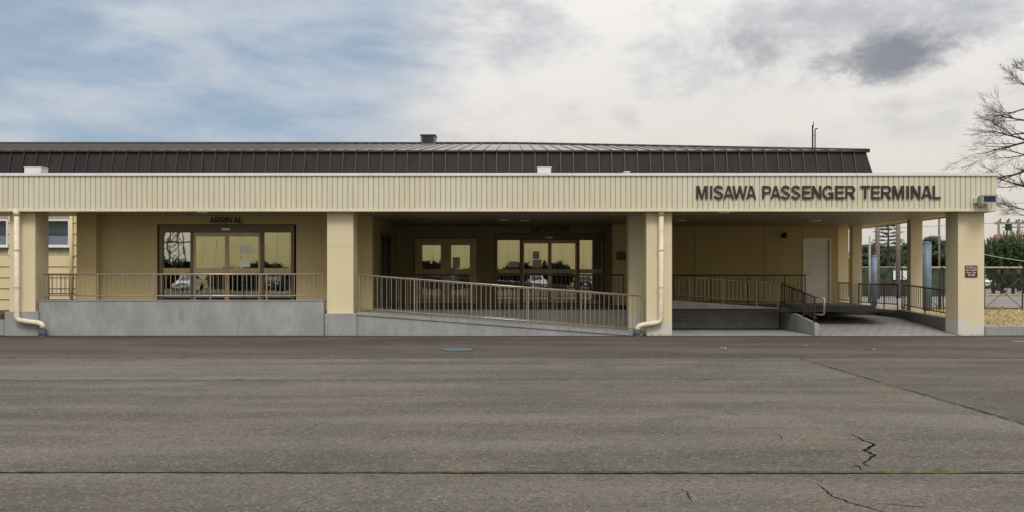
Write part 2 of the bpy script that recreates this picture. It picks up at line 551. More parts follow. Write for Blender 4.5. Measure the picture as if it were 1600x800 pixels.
def glass_mat(name, tint, fac):
    m = bpy.data.materials.new(name)
    m.use_nodes = True
    t = NG(m.node_tree)
    m.node_tree.nodes.clear()
    gl = t.n('ShaderNodeBsdfGlossy', {'Color': tint + (1,), 'Roughness': 0.012})
    pos = t.n('ShaderNodeNewGeometry').outputs['Position']
    bn = t.n('ShaderNodeBump', {'Height': t.noise(pos, 1.1, 2, 0.5), 'Strength': 0.03, 'Distance': 0.05})
    m.node_tree.links.new(bn.outputs[0], gl.inputs['Normal'])
    tr = t.n('ShaderNodeBsdfTransparent', {'Color': ((0.55, 0.56, 0.52, 1) if fac > .3 else (0.85, 0.88, 0.9, 1))})
    mx = t.n('ShaderNodeMixShader', {0: fac, 1: tr.outputs[0], 2: gl.outputs[0]})
    t.n('ShaderNodeOutputMaterial', {'Surface': mx.outputs[0]})
    M[name] = m


glass_mat('door_glass', (0.86, 0.86, 0.78), 0.62)
glass_mat('window_glass', (0.85, 0.9, 1.0), 0.14)

# ================================================================== GROUND
JY = (-6.26, -9.81, -16.19)     # paving joints across the apron
JX = 5.42                       # paving joint running towards the building
GAP = 0.012
gr = MB().sheet([(-2500, -2500, -0.05), (2500, -2500, -0.05), (2500, 2500, -0.05), (-2500, 2500, -0.05)]).build('ground', 'field')
structure(gr)


def slab(m, x0, x1, y0, y1):
    o = MB().box(x0 + GAP, x1 - GAP, y0 + GAP, y1 - GAP, -0.04, 0.0).build('asphalt_slab', m)
    structure(o)


slab('asphalt_dark', -90, 90, JY[0], -.30)
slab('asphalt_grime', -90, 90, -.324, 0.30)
slab('asphalt_pale', -90, JX, JY[1], JY[0])
slab('asphalt_mid', -90, JX, JY[2], JY[1])
slab('asphalt_brown', JX, 90, JY[2], JY[0])
slab('asphalt_near', -90, 90, -70, JY[2])

random.seed(4)


def moss_joint(name, pts, w, dens, label, n_clump):
    """ribbon of moss with a ragged edge along a joint, and small tufts"""
    mb = MB()
    prev = None
    for i in range(len(pts) - 1):
        a, b = Vector(pts[i]), Vector(pts[i + 1])
        L = (b - a).length
        d = (b - a) / L
        s = Vector((-d.y, d.x, 0))
        k = int(L / 0.07)
        for j in range(k + 1):
            p = a + d * (L * j / k)
            e = max(0.16, noise.noise((p.x * 0.9, p.y * 0.9, 3.0)) * 0.9 + 0.38)
            e2 = noise.noise((p.x * 7, p.y * 7, 9.0)) * 0.5 + 0.5
            wl = w * (0.15 + 1.5 * e * e2)
            wr = w * (0.15 + 1.1 * e * random.uniform(0.3, 1))
            h = 0.003 + w * 0.55 * e * e2
            ring = [p - s * wl + Vector((0, 0, 0.0005)), p + Vector((0, 0, h)), p + s * wr + Vector((0, 0, 0.0005))]
            b0 = len(mb.v)
            mb.v += [tuple(q) for q in ring]
            if prev is not None:
                mb.f += [(prev, prev + 1, b0 + 1, b0), (prev + 1, prev + 2, b0 + 2, b0 + 1)]
            prev = b0
    o = mb.build(name, 'moss')
    stuff(o, label, 'moss')
    return o


moss_joint('moss', [(-16, JY[0], 0), (5.4, JY[0], 0)], 0.050, 1, 'thin moss line in the paving joint nearest the building', 0)
moss_joint('moss', [(-14, JY[1], 0), (5.4, JY[1], 0)], 0.045, 1, 'thin moss line in the middle paving joint left of the long joint', 0)
moss_joint('moss', [(-8, JY[2], 0), (-3, JY[2] - .015, 0), (1, JY[2] - .03, 0), (8, JY[2] - .03, 0)], 0.055, 1, 'green moss filling the paving joint closest to the camera', 0)
moss_joint('moss', [(JX, JY[0], 0), (JX - .02, -9, 0), (JX + .02, -14, 0), (JX + .25, -15.4, 0), (JX + .3, JY[2], 0)], 0.065, 1, 'green moss in the long joint running towards the building', 0)


def crack(pts, w, label):
    """an open crack: a dark wedge-shaped ribbon sunk in the asphalt"""
    random.seed(len(pts) + int(w * 1e4))
    P = []
    for i in range(len(pts) - 1):
        a, b = Vector(pts[i]), Vector(pts[i + 1])
        k = 6
        for j in range(k):
            q = a.lerp(b, j / k)
            P.append(q + Vector((random.uniform(-1, 1), random.uniform(-1, 1), 0)) * 0.012)
    P.append(Vector(pts[-1]))
    mb = MB()
    for i, p in enumerate(P):
        u = i / (len(P) - 1)
        ww = 0.95 * w * (0.25 + 1.2 * math.sin(math.pi * min(1, u + 0.05)) * random.uniform(0.5, 1.0))
        d = (P[min(i + 1, len(P) - 1)] - P[max(0, i - 1)]).normalized()
        s = Vector((-d.y, d.x, 0))
        mb.v += [tuple(p - s * ww + Vector((0, 0, 0.002))), tuple(p + s * ww + Vector((0, 0, 0.002)))]
        if i:
            b = 2 * i
            mb.f.append((b - 2, b - 1, b + 1, b))
    o = mb.build('asphalt_crack', 'crack_dark')
    return stuff(o, label, 'crack')


def gp(px, py):
    r = 97.0 / (py - 428)
    return ((px - 800) * r / PPM, CAMY + r * -CAMY, 0)


crack([gp(1328, 678), gp(1348, 688), gp(1366, 695), gp(1352, 704), gp(1367, 712), gp(1350, 724), gp(1356, 730)], 0.013, 'wide zigzag crack in the asphalt near the bottom right')
crack([gp(1278, 757), gp(1290, 765), gp(1300, 775), gp(1325, 785), gp(1350, 792), gp(1378, 800), gp(1400, 812)], 0.007, 'curving hairline crack in the asphalt at the bottom edge right')
crack([gp(1333, 731), gp(1340, 727), gp(1350, 738)], 0.005, 'short hooked crack beside the mossy joint')
crack([gp(1062, 763), gp(1074, 770), gp(1078, 780), gp(1086, 787)], 0.004, 'short hairline crack below the mossy joint')
crack([gp(1375, 787), gp(1420, 791), gp(1470, 794)], 0.004, 'faint straight hairline crack in the bottom right corner')
crack([gp(1215, 678), gp(1222, 683), gp(1219, 690)], 0.004, 'tiny hairline crack left of the zigzag crack')

def joint(pts, w, label):
    P = []
    for a, b in zip(pts[:-1], pts[1:]):
        a, b = Vector(a), Vector(b)
        k = max(2, int((b - a).length / .45))
        P += [a.lerp(b, i / k) for i in range(k)]
    P.append(Vector(pts[-1]))
    mb = MB()
    random.seed(int(w * 1e5) + len(P))
    Q = []
    for a, b in zip(P[:-1], P[1:]):
        Q += [a.lerp(b, j / 5) for j in range(5)]
    Q.append(P[-1])
    for i, p in enumerate(Q):
        d = (Q[min(i + 1, len(Q) - 1)] - Q[max(0, i - 1)]).normalized()
        sd = Vector((-d.y, d.x, 0))
        f = .5 + .5 * noise.noise((p.x * 2.1, p.y * 2.1, 5))
        q = p + sd * random.uniform(-.3, .3) * w
        ww = w * (.35 + f * random.uniform(.4, 1.1))
        mb.v += [tuple(q - sd * ww + Vector((0, 0, .0022))), tuple(q + sd * ww + Vector((0, 0, .0022)))]
        if i:
            b_ = 2 * i
            mb.f.append((b_ - 2, b_ - 1, b_ + 1, b_))
    stuff(mb.build('paving_joint', 'crack_dark'), label, 'joint')


joint([(-14, JY[2] - .055, 0), (-3, JY[2] - .05, 0), (1, JY[2] - .075, 0), (12, JY[2] - .07, 0)], .022, 'dark ragged paving joint closest to the camera')
joint([(JX + .03, JY[0], 0), (JX + .02, -9, 0), (JX + .05, -14, 0), (JX + .29, -15.4, 0), (JX + .33, JY[2], 0)], .018, 'dark paving joint running towards the building on the right')
joint([(-20, JY[1], 0), (JX, JY[1], 0)], .014, 'dark paving joint across the middle of the apron')
joint([(-24, JY[0], 0), (24, JY[0], 0)], .016, 'dark paving joint nearest the building')
random.seed(31)
for i, (px, py, lab) in enumerate(((1259, 541.5, 'brown fallen leaf on the dark asphalt left of two'), (1364, 547.5, 'brown fallen leaf on the dark asphalt right of two'), (1130, 545.5, 'pale scrap lying on the dark asphalt'))):
    x_, y_, _ = gp(px, py)
    lf = MB()
    n_ = 7
    lf.v = [(x_ + .07 * math.cos(k * 6.28 / n_) * random.uniform(.6, 1.2), y_ + .07 * math.sin(k * 6.28 / n_), .004 + random.uniform(0, .035)) for k in range(n_)] + [(x_, y_, .03)]
    lf.f = [(k, (k + 1) % n_, n_) for k in range(n_)]
    tag(lf.build('fallen_leaf' if i < 2 else 'paper_scrap', 'dead_leaf' if i < 2 else 'pole_grey'), lab, 'leaf' if i < 2 else 'scrap')
x_, y_, _ = gp(1592, 533.5)
tag(MB().box(x_ - .15, x_ + 1.6, y_ - .06, y_ + .06, .0005, .004).build('painted_line', 'pole_grey'), 'worn white painted line at the right edge of the asphalt', 'road marking')

# joints as dark gaps: a strip below the slabs so that the joint reads black
structure(MB().box(-90, 90, -70, 0.2, -0.045, -0.030).build('joint_bed', 'crack_dark'))

# manhole cover
mx, my = X(715, 0) * 0.815, -4.36
mh = thing('manhole_cover', 'round blue grey iron manhole cover set in the dark asphalt', 'manhole', (mx, my, 0))
mb = MB()
mb.tube([(0, 0, -0.02), (0, 0, 0.008)], 0.36, 32)
mb.build('frame_ring', 'black_metal', mh)
mb = MB()
mb.tube([(0, 0, -0.01), (0, 0, 0.014)], 0.335, 32)
mb.build('lid', 'iron_blue', mh)
mb = MB()
for i in range(-4, 5):
    for j in range(-4, 5):
        if i * i + j * j < 17:
            mb.box(i * 0.07 - 0.02, i * 0.07 + 0.02, j * 0.07 - 0.02, j * 0.07 + 0.02, 0.012, 0.018)
mb.build('tread_studs', 'iron_blue', mh)

# ================================================================== TERMINAL
WY = 1.5          # arrival front wall
BY = 7.2          # back wall of the bays
FZ = 0.60         # raised floor
SZ = 3.20         # soffit
FY = -0.22        # fascia front
CX1 = 12.38       # right end of canopy
AX0, AX1 = -11.8, -3.84
T = thing('terminal_building', 'long cream single storey terminal with brown metal roof and columned canopy', 'building')

# --- walls
W = MB()
W.box(AX0, -9.74, WY, WY + .25, FZ - .6, SZ + .3)
W.box(-5.92, AX1, WY, WY + .25, FZ - .6, SZ + .3)
W.box(-9.74, -5.92, WY, WY + .25, 2.96, SZ + .3)
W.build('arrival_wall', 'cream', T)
MB().box(AX0, X(150, 1.2), 1.2, WY - .003, 0, SZ).build('pilaster', 'cream', T)
W = MB()                                   # return wall with side door opening
W.box(AX1 - .25, AX1 - .003, WY + .25, 3.15, 0, SZ + .3)
W.box(AX1 - .25, AX1 - .003, 5.35, BY, 0, SZ + .3)
W.box(AX1 - .25, AX1 - .003, 3.15, 5.35, 2.8, SZ + .3)
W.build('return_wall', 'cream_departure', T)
W = MB()
DW = 3.70
DX0 = -0.58
for x0, x1, z0 in ((AX1 - .25, -3.28, 0), (-3.28, -1.17, 2.81), (-1.17, DX0 - .01, 0), (DX0 - .01, DX0 + DW + .01, 2.96), (DX0 + DW + .01, 3.25, 0)):
    W.box(x0, x1, BY, BY + .25, z0, SZ + .3)
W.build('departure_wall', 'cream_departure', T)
# side room block with the small sign
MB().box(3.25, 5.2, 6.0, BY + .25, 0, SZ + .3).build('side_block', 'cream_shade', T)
# right bay back wall: panels with open joints
jx = [5.203, X(1085, BY), X(1194, BY), 9.80]
for i in range(3):
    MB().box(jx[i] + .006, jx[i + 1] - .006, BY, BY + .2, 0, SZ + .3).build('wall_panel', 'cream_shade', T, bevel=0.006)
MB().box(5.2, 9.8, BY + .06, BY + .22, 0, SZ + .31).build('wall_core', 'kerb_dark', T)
W = MB()
W.box(9.80, 10.72, BY, BY + .2, 2.78, SZ + .3)
W.box(10.72, 10.98, BY, BY + .2, 0, SZ + .3)
W.box(10.78, 10.98, BY + .2, 31, 0, 4.0)
W.build('end_wall', 'cream_shade', T)
# grey service door
dr = MB().box(9.82, 10.70, BY + .05, BY + .10, FZ + .01, 2.76).build('service_door', 'door_grey', T)
MB().box(9.79, 9.83, BY - .02, BY + .12, FZ, 2.80).box(10.69, 10.73, BY - .02, BY + .12, FZ, 2.80).box(9.83, 10.69, BY - .02, BY + .12, 2.755, 2.80).build('frame', 'door_grey', dr)
MB().tube([(9.92, BY + .05, 1.6), (9.92, BY - .02, 1.6), (10.03, BY - .02, 1.6)], 0.012).build('handle', 'galvanised', dr)
# dim room behind the doors, closed all round
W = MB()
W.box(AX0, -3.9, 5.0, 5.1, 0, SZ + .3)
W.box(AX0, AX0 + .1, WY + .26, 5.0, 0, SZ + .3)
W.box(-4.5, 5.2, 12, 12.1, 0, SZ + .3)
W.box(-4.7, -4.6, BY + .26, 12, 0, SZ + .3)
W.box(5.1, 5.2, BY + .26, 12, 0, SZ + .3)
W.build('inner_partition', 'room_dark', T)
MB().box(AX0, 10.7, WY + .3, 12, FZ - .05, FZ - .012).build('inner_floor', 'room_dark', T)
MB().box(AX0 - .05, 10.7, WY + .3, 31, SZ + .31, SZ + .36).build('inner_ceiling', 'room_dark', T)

# --- columns
def column(x0, x1, y0, y1, z0, z1, m='cream_column', plinth=None):
    zj = Z(386, 0) if y0 < 1 else 2.4
    c = MB().box(x0, x1, y0, y1, z0, zj - .002).box(x0, x1, y0, y1, zj + .002, z1).build('column', m, T, bevel=0.004)
    MB().box(x0 + .006, x1 - .006, y0 + .006, y1 - .006, zj - .02, zj + .02).build('joint', m, c)
    if plinth:
        MB().box(*plinth).build('plinth', 'concrete', c, bevel=0.012)
    return c


column(X(15, 0), X(55, 0), 0, .68, .60, SZ + .05, plinth=(X(7, -.08), X(60, -.08), -.08, .76, 0, .63))
column(X(511, 0), X(552, 0), 0, .68, .55, SZ + .05, plinth=(X(507, -.08), X(557, -.08), -.08, .76, 0, .58))
column(X(1010, 0), X(1050, 0), 0, .68, 0, SZ + .05)
column(X(1497, 0), X(1538, 0), 0, .68, 0, SZ + .05)
column(X(1423, 3.57), X(1441.5, 3.57), 3.57, 3.83, 0, SZ + .05)
column(X(1332, 7.1), X(1347, 7.1), 7.1, 7.40, 0, SZ + .05)
column(X(1309, 9.0), X(1326, 9.0), 9.0, 9.35, 0, SZ + .05)
column(3.20, 3.95, 1.5, 2.0, 0, SZ + .05)

# --- canopy
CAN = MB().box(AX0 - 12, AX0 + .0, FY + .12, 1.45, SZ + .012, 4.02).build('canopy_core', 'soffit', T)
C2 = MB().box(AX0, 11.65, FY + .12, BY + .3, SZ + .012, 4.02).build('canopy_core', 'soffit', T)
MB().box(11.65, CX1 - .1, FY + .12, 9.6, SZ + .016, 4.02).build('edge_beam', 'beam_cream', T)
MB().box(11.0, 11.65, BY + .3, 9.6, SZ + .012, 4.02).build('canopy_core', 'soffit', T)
# soffit boards: run left to right, open joints
sb = MB()
y = FY + .13
bl = []
while y < BY - .4:
    bl.append(y)
    y += 0.455
for i, y in enumerate(bl):
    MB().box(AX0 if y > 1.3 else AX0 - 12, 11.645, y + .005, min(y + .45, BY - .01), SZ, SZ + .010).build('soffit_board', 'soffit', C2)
# fascia: ribbed sheets, seven ribs each
PITCH = 0.1315
NR = 7
SW = PITCH * NR


def rib_sheet():
    mb = MB()
    z0, z1 = 3.255, 4.105
    prof = []
    for i in range(NR):
        x = i * PITCH
        prof += [(x + .001, 0.018), (x + .008, 0.0), (x + PITCH - .020, 0.0), (x + PITCH - .013, 0.018)]
    prof.append((SW - .0005, 0.018))
    for x, d in prof:
        mb.v += [(x, d, z0), (x, d, z1)]
    for i in range(len(prof) - 1):
        b = 2 * i
        mb.f.append((b, b + 2, b + 3, b + 1))
    me = mb.mesh('cladding_sheet', 'cladding')
    me.materials.append(M['groove'])
    for p in me.polygons:
        if abs(p.center.y - 0.018) < .002:
            p.material_index = 1
    return me


rs = rib_sheet()
fas = MB().box(AX0 - 12, CX1 - .02, FY + .022, FY + .115, 3.20, 4.12).build('fascia', 'groove', T)
x = CX1 - SW
k = 0
while x > AX0 - 12:
    put('cladding_sheet', rs, fas, (x, FY + (0.0015 if k % 2 else 0), 0))
    x -= SW
    k += 1
y = FY + .01
while y + SW < 9.6:
    o = put('cladding_sheet', rs, fas, (CX1, y, 0), R(90))
    y += SW
MB().box(AX0 - 12, CX1 + .012, FY - .022, FY + .02, 3.195, 3.258).build('drip_trim', 'trim_cream', fas)
MB().box(CX1 - .02, CX1 + .0119, FY + .02, 9.6, 3.195, 3.258).build('drip_trim', 'trim_cream', fas)
# cap flashing in lengths
x = CX1 + .03
while x > AX0 - 12:
    MB().box(x - 3.62, x - .004, FY - .035, FY + .35, 4.105, 4.172).build('cap_flashing', 'white_metal', fas)
    x -= 3.624
MB().box(CX1 - .25, CX1 + .03, FY + .352, 9.6, 4.105, 4.172).build('cap_flashing', 'white_metal', fas)
scr = MB()
x = CX1 - .05
while x > -14:
    scr.box(x - .008, x + .008, FY - .003, FY + .001, 3.275, 3.291)
    x -= PITCH * 2
stuff(scr.build('screw_heads', 'groove', fas))

# --- main roof
ROOF = MB()
XL = -34.0
bR, tR = 12.32, 12.02
MF0, MF1 = 6.90, 7.45
zb, zt = 4.0, 5.74
ROOF.hexa([(XL, MF0 + .03, zb), (bR - .03, MF0 + .03, zb), (bR - .03, 31.5, zb), (XL, 31.5, zb),
           (XL, MF1 + .03, zt), (tR - .03, MF1 + .03, zt), (tR - .03, 31, zt), (XL, 31, zt)])
roof = ROOF.build('roof', 'roof_seam', T)
SP = 0.4324
npan = int((tR - XL) / SP)
pm = MB().hexa([(0.012, MF0 + .008, zb), (SP - .012, MF0 + .008, zb), (SP - .012, MF0 + .03, zb), (0.012, MF0 + .03, zb),
                (0.012, MF1 + .008, zt - .02), (SP - .012, MF1 + .008, zt - .02), (SP - .012, MF1 + .03, zt - .02), (0.012, MF1 + .03, zt - .02)]).mesh('roof_panel', 'roof_brown')
sm = MB().hexa([(-.014, MF0 - .035, zb), (.014, MF0 - .035, zb), (.014, MF0 + .03, zb), (-.014, MF0 + .03, zb),
                (-.014, MF1 - .035, zt + .03), (.014, MF1 - .035, zt + .03), (.014, MF1 + .03, zt + .03), (-.014, MF1 + .03, zt + .03)]).mesh('standing_seam', 'roof_seam')
random.seed(8)
for i in range(npan):
    x = tR - (i + 1) * SP
    put('roof_panel', pm, roof, (x, random.uniform(-.003, .003), 0))
    put('standing_seam', sm, roof, (x, 0, 0))
# sloping end piece of the mansard on the right
MB().hexa([(tR - .0, MF0 + .008, zb), (bR, MF0 + .008, zb), (bR, MF0 + .03, zb), (tR, MF0 + .03, zb),
           (tR - .02, MF1 + .008, zt - .02), (tR, MF1 + .008, zt - .02), (tR, MF1 + .03, zt - .02), (tR - .02, MF1 + .03, zt - .02)]).build('roof_panel', 'roof_brown', roof)
# eave lip
EZ = zt + .02
MB().box(XL, tR + .10, MF1 - .07, MF1 + .12, zt - .012, zt + .045).build('eave_trim', 'roof_seam', roof)
# low upper slope with hip
RY, RZ_, HX = 19.5, 7.72, 0.2
e0 = Vector((tR + .10, MF1 - .03, zt + .055))


def slope_z(y):
    return e0.z + (y - e0.y) * (RZ_ - e0.z) / (RY - e0.y)


MB().sheet([(XL, e0.y, e0.z), (tR + .10, e0.y, e0.z), (HX, RY, RZ_), (XL, RY, RZ_)]).sheet(
    [(tR + .10, e0.y, e0.z), (tR + .10, 31.5, e0.z), (HX, RY, RZ_)]).sheet(
    [(XL, RY, RZ_), (HX, RY, RZ_), (tR + .10, 31.5, e0.z), (XL, 31.5, e0.z)]).build('upper_slope', 'roof_top', roof)
for i in range(npan):
    x = tR - (i + 1) * SP
    ye = RY if x <= HX else e0.y + (tR + .10 - x) / (tR + .10 - HX) * (RY - e0.y)
    if ye - e0.y < .3:
        continue
    a, b = Vector((x, e0.y, e0.z)), Vector((x, ye - .05, slope_z(ye - .05)))
    MB().hexa([(x - .012, a.y, a.z), (x + .012, a.y, a.z), (x + .012, b.y, b.z), (x - .012, b.y, b.z),
               (x - .012, a.y, a.z + .035), (x + .012, a.y, a.z + .035), (x + .012, b.y, b.z + .035), (x - .012, b.y, b.z + .035)]).build('standing_seam', 'roof_top_seam', roof)
MB().tube([(XL, RY, RZ_ + .03), (HX, RY, RZ_ + .03)], 0.07, 6).build('ridge_cap', 'roof_seam', roof)
MB().tube([(HX, RY, RZ_ + .03), tuple(e0 + Vector((0, 0, .02)))], [0.07, 0.035], 6).build('hip_cap', 'roof_seam', roof)

# --- sliding doors
Gd = {}


def sliding_door(x0, yp, papers, name='sliding_door'):
    D = thing('tmp', 'x', 'x')
    bpy.data.objects.remove(D)
    s = MB()
    y0, y1 = yp - .02, yp + .10
    H = 2.94
    s.box(x0, x0 + DW, y0, y1, 2.74, H)                               # header
    s.box(x0, x0 + .09, y0, y1, FZ, 2.74).box(x0 + DW - .09, x0 + DW, y0, y1, FZ, 2.74)
    s.box(x0 + .84, x0 + .93, y0 + .02, y1, FZ, 2.74).box(x0 + DW - .93, x0 + DW - .84, y0 + .02, y1, FZ, 2.74)
    fr = s.build(name, 'bronze', T, bevel=0.004)
    # fixed side lights
    for a, b in ((x0 + .09, x0 + .84), (x0 + DW - .84, x0 + DW - .09)):
        MB().box(a, b, yp + .01, yp + .07, 1.62, 1.76).build('transom', 'bronze_pale', fr)
        MB().box(a, b, yp + .01, yp + .07, FZ, FZ + .12).build('bottom_rail', 'bronze_pale', fr)
        MB().box(a, b, yp + .045, yp + .051, 1.76, 2.74).build('pane', 'door_glass', fr)
        MB().box(a, b, yp + .045, yp + .051, FZ + .12, 1.62).build('pane', 'door_glass', fr)
    # two moving leaves
    mid = x0 + DW / 2
    for a, b in ((x0 + .935, mid - .004), (mid + .004, x0 + DW - .935)):
        lf = MB()
        ya, yb = yp - .005, yp + .04
        lf.box(a, a + .055, ya, yb, FZ + .02, 2.735).box(b - .055, b, ya, yb, FZ + .02, 2.735)
        lf.box(a + .055, b - .055, ya, yb, 2.63, 2.735).box(a + .055, b - .055, ya, yb, 1.62, 1.76).box(a + .055, b - .055, ya, yb, FZ + .02, FZ + .14)
        lf.build('leaf', 'bronze_pale', fr, bevel=0.004)
        MB().box(a + .055, b - .055, yp + .014, yp + .020, 1.76, 2.63).build('pane', 'door_glass', fr)
        MB().box(a + .055, b - .055, yp + .014, yp + .020, FZ + .14, 1.62).build('pane', 'door_glass', fr)
        hx = b - .03 if a < mid - .5 and b < mid + .1 else a + .03
        MB().tube([(hx, ya - .02, 1.25), (hx, ya - .02, 1.55)], 0.012).build('pull_handle', 'chrome', fr)
    MB().box(mid - .14, mid + .10, y0 - .045, y0, 2.80, 2.855).build('motion_sensor', 'white_metal', fr, bevel=0.006)
    for (a, b, c, d) in papers:
        MB().box(x0 + a, x0 + b, yp + .009, yp + .012, c, d).build('notice', 'paper', fr)
    return fr


ADX = -9.68
sliding_door(ADX, WY + .04, [(2.20, 2.48, 2.15, 2.39), (2.21, 2.48, 1.79, 2.02)])
sliding_door(DX0, BY + .04, [(0.48, 0.80, 1.83, 2.02), (1.28, 1.50, 2.10, 2.36), (1.27, 1.58, 1.82, 2.08)])
# swing double door on the left of the departure bay
dx0, dx1, dzt = -3.26, -1.19, 2.79
s = MB()
yp = BY + .04
s.box(dx0, dx0 + .06, yp - .03, yp + .10, FZ, dzt).box(dx1 - .06, dx1, yp - .03, yp + .10, FZ, dzt).box(dx0 + .06, dx1 - .06, yp - .03, yp + .10, dzt - .06, dzt)
sw = s.build('double_door', 'bronze_pale', T, bevel=0.004)
mid = (dx0 + dx1) / 2
for a, b in ((dx0 + .065, mid - .006), (mid + .006, dx1 - .065)):
    st = .17
    MB().box(a, a + st, yp, yp + .05, FZ + .01, dzt - .065).box(b - st, b, yp, yp + .05, FZ + .01, dzt - .065).box(
        a + st, b - st, yp, yp + .05, 2.57, dzt - .065).box(a + st, b - st, yp, yp + .05, 1.60, 1.76).box(
        a + st, b - st, yp, yp + .05, FZ + .01, FZ + .2).build('leaf', 'bronze_pale', sw, bevel=0.004)
    MB().box(a + st, b - st, yp + .022, yp + .028, 1.76, 2.57).build('pane', 'door_glass', sw)
    MB().box(a + st, b - st, yp + .022, yp + .028, FZ + .2, 1.60).build('pane', 'door_glass', sw)
MB().box(mid + .22, mid + .47, yp + .010, yp + .014, 1.78, 2.16).build('notice', 'paper', sw)
# side door in the return wall
s = MB()
xs = AX1
s.box(xs - .12, xs + .02, 3.15, 3.23, FZ, 2.8).box(xs - .12, xs + .02, 5.27, 5.35, FZ, 2.8).box(xs - .12, xs + .02, 3.23, 5.27, 2.72, 2.8).box(xs - .12, xs + .02, 4.21, 4.29, FZ, 2.72)
sdoor = s.build('side_door', 'bronze_dark', T)
MB().box(xs - .05, xs - .044, 3.23, 4.21, FZ, 2.72).build('pane', 'door_glass', sdoor)
MB().box(xs - .05, xs - .044, 4.29, 5.27, FZ, 2.72).build('pane', 'door_glass', sdoor)
MB().tube([(AX1 + .02, 7.0, FZ), (AX1 + .02, 7.0, SZ)], 0.02, 6).build('conduit', 'cream_shade', T)

# ================================================================== LETTERING
def glyph(ch, bold=0.012):
    cu = bpy.data.curves.new('glyph', 'FONT')
    cu.body = ch
    cu.size = 1.0
    cu.offset = bold
    cu.extrude = 0.5
    ob = bpy.data.objects.new('glyph', cu)
    COL.objects.link(ob)
    dg = bpy.context.evaluated_depsgraph_get()
    me = bpy.data.meshes.new_from_object(ob.evaluated_get(dg))
    bpy.data.objects.remove(ob)
    bpy.data.curves.remove(cu)
    return me


HAND = {'V': [(.40, 0), (.60, 0), (1, 1), (.80, 1), (.5, .2), (.20, 1), (0, 1)],
        'M': [(0, 0), (.19, 0), (.19, .72), (.41, 0), (.59, 0), (.81, .72), (.81, 0), (1, 0), (1, 1), (.73, 1), (.5, .25), (.27, 1), (0, 1)],
        'N': [(0, 0), (.22, 0), (.22, .68), (.75, 0), (1, 0), (1, 1), (.78, 1), (.78, .32), (.25, 1), (0, 1)],
        'W': [(.20, 0), (.35, 0), (.5, .72), (.65, 0), (.80, 0), (1, 1), (.86, 1), (.72, .26), (.57, 1), (.43, 1), (.28, .26), (.14, 1), (0, 1)],
        'I': [(0, 0), (1, 0), (1, 1), (0, 1)],
        'L': [(0, 0), (1, 0), (1, .15), (.25, .15), (.25, 1), (0, 1)],
        'T': [(.39, 0), (.61, 0), (.61, .85), (1, .85), (1, 1), (0, 1), (0, .85), (.39, .85)],
        'E': [(0, 0), (1, 0), (1, .15), (.23, .15), (.23, .44), (.92, .44), (.92, .585), (.23, .585), (.23, .85), (1, .85), (1, 1), (0, 1)]}
AH = [(0, 0), (.19, 0), (.263, .215), (.5, .215), (.5, .36), (.315, .36), (.5, .88), (.5, 1), (.375, 1)]
TK = 0.140      # stroke weight of the round letters, in letter heights


def arc(cx, cz, rx, rz_, a0, a1, n=10):
    return [(cx + rx * math.cos(R(a0 + (a1 - a0) * i / n)), cz + rz_ * math.sin(R(a0 + (a1 - a0) * i / n))) for i in range(n + 1)]


def stroke(mb, path, wd, yf, depth, fx, fz):
    """flat ribbon along a path (unit: letter heights), extruded"""
    L_, R_ = [], []
    for i, p in enumerate(path):
        q0, q1 = path[max(i - 1, 0)], path[min(i + 1, len(path) - 1)]
        d = Vector((q1[0] - q0[0], q1[1] - q0[1])).normalized()
        L_.append((p[0] - d.y * wd / 2, p[1] + d.x * wd / 2))
        R_.append((p[0] + d.y * wd / 2, p[1] - d.x * wd / 2))
    n = len(path)
    b = len(mb.v)
    for y in (yf, yf + depth):
        mb.v += [(fx(u), y, fz(v)) for u, v in L_] + [(fx(u), y, fz(v)) for u, v in R_]
    for i in range(n - 1):
        mb.f += [(b + i, b + i + 1, b + n + i + 1, b + n + i), (b + 2 * n + i, b + 3 * n + i, b + 3 * n + i + 1, b + 2 * n + i + 1),
                 (b + i, b + 2 * n + i, b + 2 * n + i + 1, b + i + 1), (b + n + i, b + n + i + 1, b + 3 * n + i + 1, b + 3 * n + i)]
    mb.f += [(b, b + n, b + 3 * n, b + 2 * n), (b + n - 1, b + 3 * n - 1, b + 4 * n - 1, b + 2 * n - 1)]


